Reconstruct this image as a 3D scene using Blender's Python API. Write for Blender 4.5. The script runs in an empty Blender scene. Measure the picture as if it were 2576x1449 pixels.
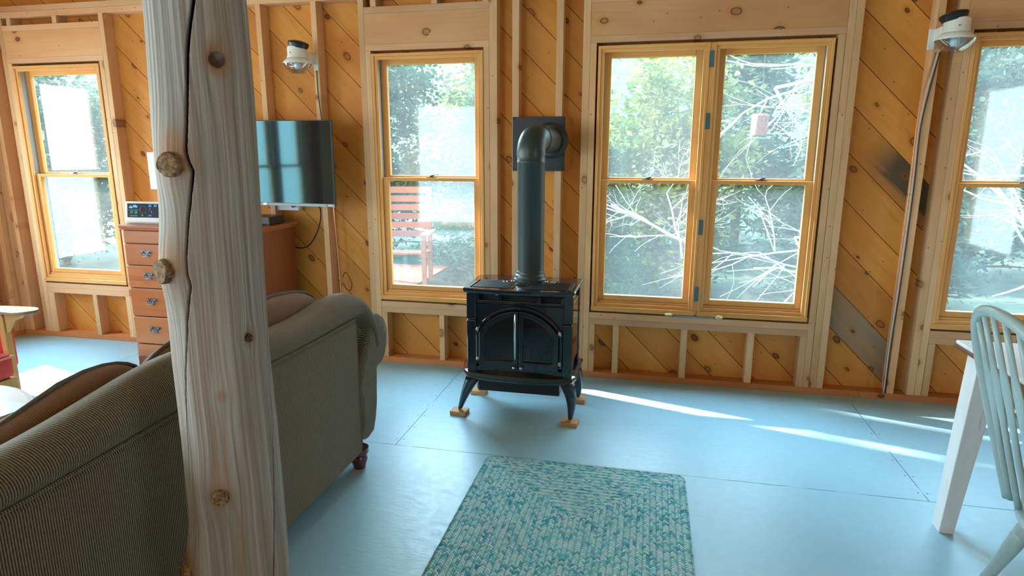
import bpy, bmesh, math, random
from mathutils import Vector, Matrix, noise
PI = math.pi
SC = bpy.context.scene
COL = SC.collection
random.seed(7)

# ------------------------------------------------------------------ camera
EYE = 1.4469
cd = bpy.data.cameras.new('camera'); cam = bpy.data.objects.new('camera', cd); COL.objects.link(cam)
cR = Vector((0.97655954, 0.2152392, 0.00188358)); cU = Vector((-0.04678276, 0.20369971, 0.97791503)); cF = Vector((-0.21010196, 0.95508037, -0.20899438))
cam.matrix_world = Matrix(((cR.x, cU.x, -cF.x, 0), (cR.y, cU.y, -cF.y, 0), (cR.z, cU.z, -cF.z, EYE), (0, 0, 0, 1)))
cd.sensor_width = 36; cd.lens = 1566.39 / 2576 * 36; cd.clip_start = 0.05; cd.clip_end = 300
SC.camera = cam
# ------------------------------------------------------------------ exposure
SC.view_settings.view_transform = 'Standard'; SC.view_settings.look = 'None'
SC.view_settings.gamma = 1.0; SC.view_settings.use_curve_mapping = False
SC.view_settings.exposure = 3.2
# ------------------------------------------------------------------ sky
wd = bpy.data.worlds.new('world'); SC.world = wd; wd.use_nodes = True
wn = wd.node_tree; wn.nodes.clear()
wo = wn.nodes.new('ShaderNodeOutputWorld'); wb = wn.nodes.new('ShaderNodeBackground')
tc = wn.nodes.new('ShaderNodeTexCoord'); sx = wn.nodes.new('ShaderNodeSeparateXYZ'); rp = wn.nodes.new('ShaderNodeValToRGB')
wn.links.new(tc.outputs['Generated'], sx.inputs[0]); wn.links.new(sx.outputs['Z'], rp.inputs[0])
rp.color_ramp.elements[0].position = 0.0; rp.color_ramp.elements[0].color = (0.74, 0.92, 1.0, 1)
rp.color_ramp.elements[1].position = 0.7; rp.color_ramp.elements[1].color = (0.46, 0.74, 0.98, 1)
wn.links.new(rp.outputs[0], wb.inputs[0])
# the sky is brighter on the sun's side
dt = wn.nodes.new('ShaderNodeVectorMath'); dt.operation = 'DOT_PRODUCT'; wn.links.new(tc.outputs['Generated'], dt.inputs[0]); dt.inputs[1].default_value = (-0.824, 0.236, 0.515)
mr = wn.nodes.new('ShaderNodeMapRange'); wn.links.new(dt.outputs['Value'], mr.inputs[0]); mr.interpolation_type = 'SMOOTHSTEP'
mr.inputs[1].default_value = 0.15; mr.inputs[2].default_value = 1.0; mr.inputs[3].default_value = 0.85; mr.inputs[4].default_value = 3.6
wn.links.new(mr.outputs[0], wb.inputs[1])
wn.links.new(wb.outputs[0], wo.inputs[0])
# ------------------------------------------------------------------ sun: low, from the left, nearly parallel to the window wall
sd = bpy.data.lights.new('sun', 'SUN'); sd.energy = 3.6; sd.angle = 0.012; sd.color = (1.0, 0.93, 0.82)
so = bpy.data.objects.new('sun', sd); COL.objects.link(so)
SAZ = math.radians(16.0); SEL = math.radians(31.0)
sdir = Vector((math.cos(SAZ) * math.cos(SEL), -math.sin(SAZ) * math.cos(SEL), -math.sin(SEL)))
so.rotation_euler = sdir.to_track_quat('-Z', 'Y').to_euler()

# portals that guide the sky's light through the openings
def portal(loc, rot, sx_, sy_):
    l = bpy.data.lights.new('sky_portal', 'AREA'); l.shape = 'RECTANGLE'; l.size = sx_; l.size_y = sy_; l.cycles.is_portal = True
    o = bpy.data.objects.new('sky_portal', l); COL.objects.link(o); o.location = loc; o.rotation_euler = rot
# room constants
D = 3.957          # inner face of the studs of the window wall
SH = 4.046         # inner face of the diagonal sheathing
XL = -4.965        # inner stud face of the left wall
XR, YB, ZC = 4.6, -3.6, 2.62
LEFT_OPEN = [(2.74, 3.0), (3.06, 3.70), (0.75, 1.95), (-0.95, -0.30), (-0.20, 0.45), (-3.4, -2.4)]     # y ranges
BACK_OPEN = [(-4.5, -2.7)]            # x ranges
RIGHT_OPEN = [(-2.6, -1.2)]                         # y ranges
for a, b in LEFT_OPEN: portal((XL - 0.16, (a + b) / 2, 1.27), (0, -PI / 2, 0), 1.6, b - a)
for a, b in BACK_OPEN: portal(((a + b) / 2, YB - 0.16, 1.25), (PI / 2, 0, 0), b - a, 2.3)
for a, b in RIGHT_OPEN: portal((XR + 0.16, (a + b) / 2, 1.25), (0, PI / 2, 0), 2.3, b - a)
for a, b in [(-4.64, -3.94), (-1.78, -1.09), (-0.31, 0.93), (1.68, 2.36)]: portal(((a + b) / 2, 4.16, 1.27), (-PI / 2, 0, 0), b - a, 1.6)

# ================================================================== node helper
class NT:
    def __init__(s, name):
        s.m = bpy.data.materials.new(name); s.m.use_nodes = True; s.t = s.m.node_tree; s.t.nodes.clear()
        s.out = s.t.nodes.new('ShaderNodeOutputMaterial')
    def n(s, typ, **kw):
        nd = s.t.nodes.new(typ)
        for k, v in kw.items(): setattr(nd, k, v)
        return nd
    def put(s, sock, v):
        if hasattr(v, 'is_output') or isinstance(v, bpy.types.NodeSocket): s.t.links.new(v, sock)
        elif isinstance(v, (tuple, list)) and len(v) == 3 and sock.type == 'RGBA': sock.default_value = (*v, 1)
        else: sock.default_value = v
    def M(s, op, a, b=None, c=None):
        nd = s.n('ShaderNodeMath', operation=op); s.put(nd.inputs[0], a)
        if b is not None: s.put(nd.inputs[1], b)
        if c is not None: s.put(nd.inputs[2], c)
        return nd.outputs[0]
    def obj(s): return s.n('ShaderNodeTexCoord').outputs['Object']
    def sep(s, v):
        nd = s.n('ShaderNodeSeparateXYZ'); s.put(nd.inputs[0], v); return nd.outputs
    def comb(s, x, y, z):
        nd = s.n('ShaderNodeCombineXYZ')
        for i, v in enumerate((x, y, z)): s.put(nd.inputs[i], v)
        return nd.outputs[0]
    def noise(s, v, scale=5, detail=3, rough=0.5, dist=0.0):
        nd = s.n('ShaderNodeTexNoise'); s.put(nd.inputs['Vector'], v); nd.inputs['Scale'].default_value = scale
        nd.inputs['Detail'].default_value = detail; nd.inputs['Roughness'].default_value = rough; nd.inputs['Distortion'].default_value = dist
        return nd.outputs['Fac']
    def vor(s, v, scale=5, feature='F1'):
        nd = s.n('ShaderNodeTexVoronoi', feature=feature); s.put(nd.inputs['Vector'], v); nd.inputs['Scale'].default_value = scale
        return nd.outputs['Distance']
    def white(s, v, dims='3D'):
        nd = s.n('ShaderNodeTexWhiteNoise', noise_dimensions=dims)
        s.put(nd.inputs['W' if dims == '1D' else 'Vector'], v); return nd.outputs
    def ramp(s, f, stops):
        nd = s.n('ShaderNodeValToRGB'); s.put(nd.inputs[0], f); e = nd.color_ramp.elements
        while len(e) < len(stops): e.new(0.5)
        for i, (p, c) in enumerate(stops):
            e[i].position = p; e[i].color = (*c, 1) if len(c) == 3 else c
        return nd.outputs[0]
    def mix(s, f, a, b, mode='MIX'):
        nd = s.n('ShaderNodeMix', data_type='RGBA', blend_type=mode); s.put(nd.inputs[0], f); s.put(nd.inputs[6], a); s.put(nd.inputs[7], b)
        return nd.outputs[2]
    def rng(s, f, a, b, c=0.0, d=1.0):
        nd = s.n('ShaderNodeMapRange'); s.put(nd.inputs[0], f)
        for i, v in enumerate((a, b, c, d)): nd.inputs[i + 1].default_value = v
        return nd.outputs[0]
    def bump(s, h, st=0.3, dist=0.01):
        nd = s.n('ShaderNodeBump'); s.put(nd.inputs['Height'], h); nd.inputs['Strength'].default_value = st; nd.inputs['Distance'].default_value = dist
        return nd.outputs[0]
    def bsdf(s, col, rough=0.5, normal=None, metal=0.0, spec=0.5, coat=0.0):
        nd = s.n('ShaderNodeBsdfPrincipled'); s.put(nd.inputs['Base Color'], col); s.put(nd.inputs['Roughness'], rough)
        nd.inputs['Metallic'].default_value = metal; nd.inputs['Specular IOR Level'].default_value = spec; nd.inputs['Coat Weight'].default_value = coat
        if normal is not None: s.put(nd.inputs['Normal'], normal)
        return nd
    def done(s, shader):
        s.t.links.new(shader.outputs[0] if hasattr(shader, 'outputs') else shader, s.out.inputs[0]); return s.m

def plain(name, col, rough=0.5, metal=0.0, coat=0.0, var=0.0, spec=0.5, scale=20):
    N = NT(name); c = col
    if var:
        f = N.noise(N.obj(), scale, 4, 0.6)
        c = N.ramp(f, [(0.3, tuple(x * (1 - var) for x in col)), (0.7, tuple(min(1, x * (1 + var)) for x in col))])
    return N.done(N.bsdf(c, rough, metal=metal, coat=coat, spec=spec))

def wood(name, light, dark, grain='z', boards=False, knots=0.5, rough=0.6, knotcol=(0.075, 0.022, 0.008), coat=0.0, per_object=True, tonevar=0.25, fine=1.0, stain=None):
    N = NT(name); p = N.obj(); X, Y, Z = N.sep(p)[0:3]
    tone = None; groove = None
    if grain == 'diag':
        al = N.M('MULTIPLY', N.M('SUBTRACT', X, Z), 0.7071); ac = N.M('MULTIPLY', N.M('ADD', X, Z), 0.7071); th = Y
        t = N.M('DIVIDE', N.M('ADD', N.M('ADD', X, Z), 1.355 + 26.22), 0.2622)
        idx = N.M('FLOOR', t); fr = N.M('FRACT', t)
        wnn = N.white(idx, '1D'); tone = wnn['Value']
        al = N.M('ADD', al, N.M('MULTIPLY', tone, 37.0))
        edge = N.M('MINIMUM', fr, N.M('SUBTRACT', 1.0, fr)); groove = N.rng(edge, 0.008, 0.016, 1, 0)
    elif grain == 'z': al, ac, th = Z, X, Y
    elif grain == 'x': al, ac, th = X, Z, Y
    else: al, ac, th = Y, X, Z
    rnd = N.n('ShaderNodeObjectInfo').outputs['Random']
    if per_object and tone is None:
        tone = rnd; off = N.M('MULTIPLY', rnd, 51.0); al = N.M('ADD', al, off)
    g1 = N.noise(N.comb(N.M('MULTIPLY', al, 0.9), N.M('MULTIPLY', ac, 9.0), N.M('MULTIPLY', th, 9.0)), 1.6, 5, 0.6, 1.4)
    g2 = N.noise(N.comb(N.M('MULTIPLY', al, 3.0), N.M('MULTIPLY', ac, 110.0), N.M('MULTIPLY', th, 110.0)), 1.0, 2, 0.5)
    g3 = N.noise(N.comb(al, N.M('MULTIPLY', ac, 2.0), th), 1.3, 3, 0.5)
    f = N.M('ADD', N.M('MULTIPLY', g1, 0.75), N.M('MULTIPLY', g2, 0.25 * fine))
    md = tuple((a + 2 * b) / 3 for a, b in zip(dark, light)); c = N.ramp(f, [(0.28, dark), (0.42, md), (0.66, light)])
    c = N.mix(N.rng(g3, 0.35, 0.72, 0, 0.6), c, tuple(x * y for x, y in zip(dark, (0.95, 0.78, 0.6))))
    if tone is not None:
        c = N.mix(1.0, c, N.ramp(tone, [(0, (1 - tonevar,) * 3), (1, (1.0, 1.0, 1.0))]), 'MULTIPLY')
    if stain:      # two boards right of the double window: one with a ragged dark stain, one weathered grey
        nn = N.noise(N.comb(N.M('MULTIPLY', al, 3.0), N.M('MULTIPLY', ac, 30.0), 0.0), 1.0, 5, 0.7)
        is1 = N.M('COMPARE', idx, 115.0, 0.3); is2 = N.M('COMPARE', idx, 111.0, 0.3)
        along = N.M('SUBTRACT', X, Z)     # grows down the board
        up = N.M('SUBTRACT', fr, N.M('MULTIPLY', N.M('SUBTRACT', nn, 0.5), 0.9))
        m1 = N.M('MULTIPLY', N.M('MULTIPLY', is1, N.rng(along, -0.30, -0.02, 0.0, 1)), N.M('MULTIPLY', N.rng(up, 0.15, 0.40, 0.35, 1), N.M('MULTIPLY', N.M('GREATER_THAN', X, 1.08), N.M('LESS_THAN', X, 1.56))))
        c = N.mix(N.M('MULTIPLY', m1, 0.95), c, (0.075, 0.062, 0.04))
        m2 = N.M('MULTIPLY', N.M('MULTIPLY', is2, N.rng(nn, 0.35, 0.6, 0.55, 0.95)), N.M('MULTIPLY', N.M('GREATER_THAN', X, 1.08), N.M('LESS_THAN', X, 1.47)))
        c = N.mix(m2, c, (0.27, 0.215, 0.14))
    if knots:
        v = N.comb(al, N.M('ADD', N.M('MULTIPLY', ac, 1.45), N.M('MULTIPLY', tone, 13.0)) if tone is not None else N.M('MULTIPLY', ac, 1.45), 0.0)
        w = N.n('ShaderNodeVectorMath', operation='ADD'); N.put(w.inputs[0], v)
        ns = N.noise(N.comb(N.M('MULTIPLY', al, 6.0), N.M('MULTIPLY', ac, 6.0), th), 3, 2); N.put(w.inputs[1], N.comb(N.M('MULTIPLY', ns, 0.02), 0.0, 0.0))
        nd = N.n('ShaderNodeTexVoronoi', feature='F1', voronoi_dimensions='2D'); N.put(nd.inputs['Vector'], w.outputs[0]); nd.inputs['Scale'].default_value = 4.2; nd.inputs['Randomness'].default_value = 1.0
        d = nd.outputs['Distance']; rs = N.sep(nd.outputs['Color'])[0]
        rad = N.M('MULTIPLY', N.rng(rs, 1 - knots, 1.0, 0.0, 1.0), 0.13)
        q = N.M('SUBTRACT', d, rad)
        ring = N.rng(N.M('ABSOLUTE', N.M('ADD', q, 0.012)), 0.0, 0.03, 1, 0)
        core = N.M('MULTIPLY', N.rng(q, -0.012, 0.012, 1, 0), N.M('GREATER_THAN', rad, 0.012))
        halo = N.M('MULTIPLY', N.rng(q, 0.0, 0.13, 0.45, 0), N.M('GREATER_THAN', rad, 0.012))
        c = N.mix(halo, c, tuple(x * y for x, y in zip(dark, (0.7, 0.5, 0.35))))
        c = N.mix(N.M('MULTIPLY', core, N.rng(N.sep(nd.outputs['Color'])[1], 0.3, 0.5, 0.35, 0.95)), c, tuple(a * 0.6 + b * 0.28 for a, b in zip(knotcol, dark)))
        c = N.mix(N.M('MULTIPLY', N.M('MULTIPLY', ring, 0.9), N.M('GREATER_THAN', rad, 0.012)), c, knotcol)
        v2 = N.n('ShaderNodeTexVoronoi', feature='F1', voronoi_dimensions='2D'); N.put(v2.inputs['Vector'], N.comb(al, ac, 0.0)); v2.inputs['Scale'].default_value = 11.0
        dot = N.M('MULTIPLY', N.rng(v2.outputs['Distance'], 0.03, 0.06, 1, 0), N.M('GREATER_THAN', N.sep(v2.outputs['Color'])[0], 0.80))
        c = N.mix(N.M('MULTIPLY', dot, 0.75), c, (0.07, 0.03, 0.015))
    h = f
    if groove is not None:
        c = N.mix(N.M('MULTIPLY', groove, 0.9), c, tuple(x * 0.12 for x in dark)); h = N.M('SUBTRACT', h, N.M('MULTIPLY', groove, 3.0))
    return N.done(N.bsdf(c, rough, N.bump(h, 0.25, 0.004), coat=coat, spec=0.35))

M = {}
M['sheath'] = wood('diagonal_pine_board', (0.84, 0.37, 0.070), (0.62, 0.22, 0.030), 'diag', knots=0.5, tonevar=0.2, stain=0.93)
M['stud'] = wood('pine_stud', (0.86, 0.55, 0.30), (0.66, 0.36, 0.16), 'z', knots=0.42, knotcol=(0.2, 0.08, 0.03))
M['studx'] = wood('pine_plate', (0.80, 0.49, 0.28), (0.66, 0.35, 0.17), 'x', knots=0.30, knotcol=(0.2, 0.08, 0.03))
M['plate'] = wood('floor_plate_pine', (0.72, 0.30, 0.11), (0.50, 0.17, 0.05), 'x', knots=0.4)
M['header'] = wood('header_board', (0.84, 0.47, 0.22), (0.66, 0.32, 0.12), 'x', knots=0.55)
M['frame'] = wood('window_pine_v', (0.84, 0.46, 0.16), (0.72, 0.35, 0.10), 'z', knots=0, tonevar=0.12)
M['framex'] = wood('window_pine_h', (0.84, 0.45, 0.15), (0.72, 0.34, 0.09), 'x', knots=0, tonevar=0.12)
M['cherry'] = wood('dresser_maple', (0.52, 0.18, 0.06), (0.38, 0.105, 0.032), 'x', knots=0, rough=0.32, tonevar=0.1, fine=0.5)
M['cherryv'] = wood('dresser_side', (0.30, 0.095, 0.035), (0.22, 0.06, 0.022), 'z', knots=0, rough=0.4, tonevar=0.1, fine=0.5)
M['ceil'] = wood('ceiling_pine', (0.70, 0.44, 0.2), (0.58, 0.30, 0.1), 'x', knots=0.3)
M['yard_wood'] = wood('outdoor_cedar', (0.30, 0.085, 0.045), (0.20, 0.05, 0.03), 'x', knots=0.2)
M['chairwood'] = wood('armchair_pine', (0.62, 0.36, 0.12), (0.5, 0.24, 0.07), 'z', knots=0.2)
M['armwood'] = wood('armrest_walnut', (0.34, 0.23, 0.16), (0.18, 0.10, 0.06), 'x', knots=0, rough=0.35)
M['blockwood'] = wood('scrap_block_pine', (0.72, 0.42, 0.22), (0.58, 0.28, 0.11), 'x', knots=0.0)
M['tablebrown'] = wood('worn_brown_edge', (0.24, 0.10, 0.05), (0.14, 0.05, 0.025), 'y', knots=0)
M['sofafoot'] = plain('mahogany', (0.09, 0.012, 0.01), 0.25, coat=0.4)
M['white_metal'] = plain('white_enamel', (0.78, 0.76, 0.70), 0.35, var=0.04)
M['black_metal'] = plain('black_cap', (0.012, 0.014, 0.018), 0.35)
M['track'] = plain('grey_vinyl_track', (0.30, 0.34, 0.38), 0.45)
M['latch'] = plain('dark_bronze', (0.10, 0.085, 0.075), 0.4, 0.6)
M['clip'] = plain('zinc_clip', (0.08, 0.16, 0.19), 0.6, 0.2)
M['pewter'] = plain('pewter_pull', (0.16, 0.16, 0.17), 0.35, 0.8)
M['cable_black'] = plain('black_cable', (0.012, 0.012, 0.012), 0.5)
M['copper'] = plain('copper_tube', (0.62, 0.28, 0.16), 0.35, 0.9)
M['white_cable'] = plain('white_cable', (0.55, 0.50, 0.44), 0.5)
M['tv_black'] = plain('tv_bezel', (0.03, 0.035, 0.04), 0.3)
M['silver'] = plain('silver_emblem', (0.85, 0.9, 0.92), 0.25, 0.7)
M['plastic_dark'] = plain('dark_plastic', (0.018, 0.02, 0.022), 0.3)
M['white_plastic'] = plain('white_plastic', (0.72, 0.72, 0.72), 0.4)
M['foam'] = plain('spray_foam', (0.78, 0.62, 0.30), 0.8, var=0.15, scale=60)
M['shim'] = plain('grey_blue_shim', (0.22, 0.28, 0.33), 0.6)
M['pipe'] = plain('stove_pipe_black', (0.018, 0.036, 0.036), 0.38, var=0.08)
M['enamel'] = plain('brown_black_enamel', (0.006, 0.011, 0.022), 0.09, coat=0.8)
M['iron'] = plain('matte_iron', (0.010, 0.012, 0.016), 0.42)
M['chrome'] = plain('nickel', (0.55, 0.6, 0.62), 0.18, 1.0)
M['charlog'] = plain('charred_log', (0.20, 0.10, 0.05), 0.9, var=0.6, scale=30)
M['firebox'] = plain('firebox_black', (0.006, 0.006, 0.008), 0.8)
M['brown_pillow'] = None
M['book_blue'] = plain('pale_blue_cover', (0.42, 0.66, 0.70), 0.35)
M['book_paper'] = plain('book_paper', (0.60, 0.45, 0.40), 0.8)
M['grass'] = plain('yard_grass', (0.035, 0.055, 0.03), 0.9, var=0.5, scale=3)
M['seed'] = plain('seed_block', (0.13, 0.05, 0.03), 0.9, var=0.6, scale=90)
M['green_wire'] = plain('green_wire', (0.05, 0.20, 0.12), 0.5)
M['bark_white'] = plain('bleached_bark', (0.26, 0.24, 0.225), 0.8, var=0.2)
M['bark'] = plain('bark', (0.10, 0.07, 0.05), 0.9, var=0.4)

def floor_mat():
    N = NT('painted_plywood_floor'); p = N.obj(); X, Y, Z = N.sep(p)[0:3]
    n1 = N.noise(p, 1.1, 4, 0.55); n2 = N.noise(p, 26, 5, 0.65)
    c = N.ramp(n1, [(0.3, (0.29, 0.51, 0.61)), (0.7, (0.35, 0.57, 0.66))])
    c = N.mix(N.rng(n2, 0.35, 0.7, 0.0, 0.10), c, (0.22, 0.30, 0.33))
    # panel seams: 2.438 m long sheets parallel to the window wall, 1.219 m wide, joints staggered
    ty = N.M('DIVIDE', N.M('SUBTRACT', Y, 2.743 - 12.19), 1.219); ry = N.M('FLOOR', ty); fy = N.M('FRACT', ty)
    sh = N.M('MULTIPLY', N.M('FLOORED_MODULO', ry, 2.0), 0.5)
    tx = N.M('ADD', N.M('DIVIDE', N.M('SUBTRACT', X, -1.211 - 24.38), 2.438), sh); fx = N.M('FRACT', tx)
    wob = N.M('MULTIPLY', N.M('SUBTRACT', N.noise(p, 9, 2), 0.5), 0.0012)
    dy = N.M('MULTIPLY', N.M('MINIMUM', fy, N.M('SUBTRACT', 1.0, fy)), 1.219); dx = N.M('MULTIPLY', N.M('MINIMUM', fx, N.M('SUBTRACT', 1.0, fx)), 2.438)
    d = N.M('ADD', N.M('MINIMUM', dx, dy), wob)
    brk = N.rng(N.noise(p, 5, 2), 0.35, 0.5)
    seam = N.M('MULTIPLY', N.rng(d, 0.0012, 0.0032, 1, 0), brk)
    c = N.mix(N.M('MULTIPLY', seam, 0.75), c, (0.05, 0.06, 0.07))
    # screw heads beside the joints and scattered nicks
    ys = N.M('FRACT', N.M('DIVIDE', Y, 0.152)); sy = N.M('MULTIPLY', N.M('SUBTRACT', ys, 0.5), 0.152)
    sxx = N.M('SUBTRACT', dx, 0.018); r = N.M('SQRT', N.M('ADD', N.M('MULTIPLY', sxx, sxx), N.M('MULTIPLY', sy, sy)))
    scr = N.rng(r, 0.0035, 0.0055, 1, 0)
    c = N.mix(N.M('MULTIPLY', scr, 0.8), c, (0.05, 0.06, 0.07))
    v = N.n('ShaderNodeTexVoronoi', feature='F1'); N.put(v.inputs['Vector'], N.comb(X, N.M('MULTIPLY', Y, 1.3), 0.0)); v.inputs['Scale'].default_value = 7.5
    sel = N.M('GREATER_THAN', N.sep(v.outputs['Color'])[0], 0.72)
    nick = N.M('MULTIPLY', N.rng(v.outputs['Distance'], 0.018, 0.04, 1, 0), sel)
    c = N.mix(N.M('MULTIPLY', nick, 0.8), c, (0.05, 0.05, 0.05))
    sc = N.noise(N.comb(N.M('MULTIPLY', X, 14), N.M('MULTIPLY', Y, 60), 0.0), 1, 3, 0.7)
    scr2 = N.M('MULTIPLY', N.rng(sc, 0.68, 0.74), N.rng(N.noise(p, 2.3, 2), 0.5, 0.6))
    c = N.mix(N.M('MULTIPLY', scr2, 0.45), c, (0.13, 0.17, 0.18))
    h = N.M('SUBTRACT', N.M('MULTIPLY', N.noise(N.comb(N.M('MULTIPLY', X, 10), N.M('MULTIPLY', Y, 34), 0.0), 1, 6, 0.7), 1.0), N.M('MULTIPLY', N.M('ADD', seam, nick), 1.2))
    return N.done(N.bsdf(c, N.rng(n2, 0.3, 0.7, 0.30, 0.44), N.bump(h, 0.38, 0.004), spec=0.5))
M['floor'] = floor_mat()

def corduroy(name, light, dark, period=0.0062, axis=1, rough=0.95, blotch=None):
    N = NT(name); p = N.obj(); c3 = N.sep(p); Y = c3[axis]
    n = N.noise(p, 160, 3, 0.6); n2 = N.noise(p, 3, 3, 0.5)
    ph = N.M('ADD', N.M('MULTIPLY', Y, 2 * PI / period), N.M('MULTIPLY', N.noise(p, 12, 2), 1.2))
    s = N.M('ADD', N.M('MULTIPLY', N.M('SINE', ph), 0.5), 0.5)
    f = N.M('ADD', N.M('MULTIPLY', s, 0.62), N.M('MULTIPLY', n, 0.42))
    c = N.ramp(f, [(0.22, dark), (0.85, light)])
    if blotch: c = N.mix(N.rng(n2, 0.4, 0.65, 0, 0.6), c, blotch)
    b = N.bsdf(c, rough, N.bump(f, 0.6, 0.003), spec=0.15)
    b.inputs['Sheen Weight'].default_value = 0.35; b.inputs['Sheen Roughness'].default_value = 0.4
    return N.done(b)
M['cord'] = corduroy('olive_grey_corduroy', (0.26, 0.215, 0.135), (0.022, 0.018, 0.013))
M['cordx'] = corduroy('olive_grey_corduroy_arm', (0.27, 0.25, 0.18), (0.06, 0.055, 0.04), axis=0)
M['brown'] = corduroy('brown_corduroy', (0.27, 0.13, 0.068), (0.13, 0.06, 0.032), 0.0058, blotch=(0.17, 0.11, 0.075))
M['pipingm'] = plain('cushion_piping', (0.12, 0.10, 0.09), 0.9)
M['red'] = plain('red_cushion', (0.55, 0.035, 0.025), 0.8, var=0.15, scale=8)
M['pink'] = plain('pink_cushion', (0.62, 0.22, 0.20), 0.8)

def rug_mat(hx, hy, ring=0.025):
    N = NT('braided_rug_teal'); p = N.obj(); X, Y, Z = N.sep(p)[0:3]
    ax = N.M('SUBTRACT', hx, N.M('ABSOLUTE', X)); ay = N.M('SUBTRACT', hy, N.M('ABSOLUTE', Y))
    d = N.M('MINIMUM', ax, ay); side = N.M('LESS_THAN', ax, ay)
    s = N.M('ADD', N.M('MULTIPLY', side, Y), N.M('MULTIPLY', N.M('SUBTRACT', 1.0, side), X))
    t = N.M('DIVIDE', d, ring); i = N.M('FLOOR', t); f = N.M('FRACT', t); e = N.M('ABSOLUTE', N.M('SUBTRACT', f, 0.5))
    half = N.M('FLOOR', N.M('MULTIPLY', f, 2.0))
    u = N.M('DIVIDE', N.M('ADD', s, N.M('MULTIPLY', e, 0.022)), 0.0135); u = N.M('ADD', u, N.M('MULTIPLY', half, 0.5))
    j = N.M('FLOOR', u); g = N.M('ABSOLUTE', N.M('SUBTRACT', N.M('FRACT', u), 0.5))
    cell = N.white(N.comb(i, j, N.M('ADD', N.M('MULTIPLY', half, 3.0), N.M('MULTIPLY', side, 11.0))), '3D')['Value']
    big = N.noise(p, 3.5, 3, 0.6); mid = N.noise(N.comb(N.M('MULTIPLY', i, 0.8), N.M('MULTIPLY', s, 9.0), 0.0), 1.0, 2)
    k = N.M('ADD', N.M('MULTIPLY', cell, 0.55), N.M('MULTIPLY', mid, 0.45))
    c = N.ramp(k, [(0.14, (0.04, 0.28, 0.42)), (0.30, (0.15, 0.53, 0.62)), (0.46, (0.34, 0.76, 0.80)), (0.64, (0.66, 0.86, 0.86)), (0.88, (0.42, 0.74, 0.72))])
    c = N.mix(N.M('MULTIPLY', N.rng(big, 0.50, 0.70), 0.28), c, (0.48, 0.47, 0.55))
    yarn = N.noise(p, 500, 2); c = N.mix(N.M('MULTIPLY', yarn, 0.25), c, (0.08, 0.22, 0.24))
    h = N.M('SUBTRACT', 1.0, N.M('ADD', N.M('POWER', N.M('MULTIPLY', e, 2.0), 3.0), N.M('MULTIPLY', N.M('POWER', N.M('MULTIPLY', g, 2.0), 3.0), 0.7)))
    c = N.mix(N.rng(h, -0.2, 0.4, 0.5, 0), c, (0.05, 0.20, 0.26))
    return N.done(N.bsdf(c, 0.95, N.bump(h, 0.9, 0.006), spec=0.1))

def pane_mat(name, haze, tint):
    # clear glass with insect-screen haze mixed into its colour: mostly see-through, part scattering
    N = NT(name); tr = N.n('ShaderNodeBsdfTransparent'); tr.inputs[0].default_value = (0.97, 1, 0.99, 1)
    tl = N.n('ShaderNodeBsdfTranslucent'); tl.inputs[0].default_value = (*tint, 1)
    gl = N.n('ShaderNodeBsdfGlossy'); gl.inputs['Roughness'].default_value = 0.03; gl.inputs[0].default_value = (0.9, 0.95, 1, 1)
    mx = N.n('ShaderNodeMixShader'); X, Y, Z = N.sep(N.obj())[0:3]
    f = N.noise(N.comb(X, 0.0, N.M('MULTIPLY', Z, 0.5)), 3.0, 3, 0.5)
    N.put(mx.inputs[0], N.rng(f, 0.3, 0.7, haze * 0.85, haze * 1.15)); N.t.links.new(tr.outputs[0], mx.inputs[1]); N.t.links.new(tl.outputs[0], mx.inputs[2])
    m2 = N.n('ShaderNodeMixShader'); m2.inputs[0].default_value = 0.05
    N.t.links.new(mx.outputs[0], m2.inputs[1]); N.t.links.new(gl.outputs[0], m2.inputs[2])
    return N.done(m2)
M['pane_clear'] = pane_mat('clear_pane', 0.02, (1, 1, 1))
M['pane_a'] = pane_mat('hazy_pane_a', 0.03, (0.96, 1.0, 1.0))
M['pane_b'] = pane_mat('hazy_pane_b', 0.04, (0.96, 0.98, 1.0))
def clear_glass(name, tint=(0.95, 0.97, 1), fac=0.12, rough=0.02):
    N = NT(name); tr = N.n('ShaderNodeBsdfTransparent'); tr.inputs[0].default_value = (*tint, 1)
    gl = N.n('ShaderNodeBsdfGlossy'); gl.inputs['Roughness'].default_value = rough
    lw = N.n('ShaderNodeLayerWeight'); lw.inputs[0].default_value = 0.3
    mx = N.n('ShaderNodeMixShader'); N.put(mx.inputs[0], N.M('ADD', N.M('MULTIPLY', lw.outputs['Facing'], 0.6), fac))
    N.t.links.new(tr.outputs[0], mx.inputs[1]); N.t.links.new(gl.outputs[0], mx.inputs[2]); return N.done(mx)
M['lampglass'] = clear_glass('lamp_glass', (0.85, 0.88, 0.9), 0.22)
M['doorglass'] = clear_glass('stove_door_glass', (0.42, 0.45, 0.5), 0.05)
M['frost'] = plain('frosted_bulb', (0.80, 0.86, 0.86), 0.3)
def TVB(N):
    b = N.bsdf((0.012, 0.006, 0.012), 0.055, spec=0.7); b.inputs['Specular Tint'].default_value = (0.32, 0.85, 0.95, 1); b.inputs['Coat Weight'].default_value = 0.3; b.inputs['Coat Tint'].default_value = (0.5, 0.9, 1, 1); return b
def screen_mat():
    N = NT('tv_screen'); return N.done(TVB(N))
M['screen'] = screen_mat()
def emis(name, col, st=0.2):
    N = NT(name); b = N.bsdf((0, 0, 0), 0.3); b.inputs['Emission Color'].default_value = (*col, 1); b.inputs['Emission Strength'].default_value = st; return N.done(b)
M['lcd'] = plain('lcd_dark', (0.006, 0.008, 0.02), 0.5, spec=0.2)
M['lcd_blue'] = emis('lcd_blue', (0.10, 0.45, 1.0), 0.10); M['lcd_green'] = emis('lcd_green', (0.05, 0.7, 0.35), 0.06); M['lcd_orange'] = emis('lcd_orange', (0.55, 0.2, 0.08), 0.05)
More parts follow.
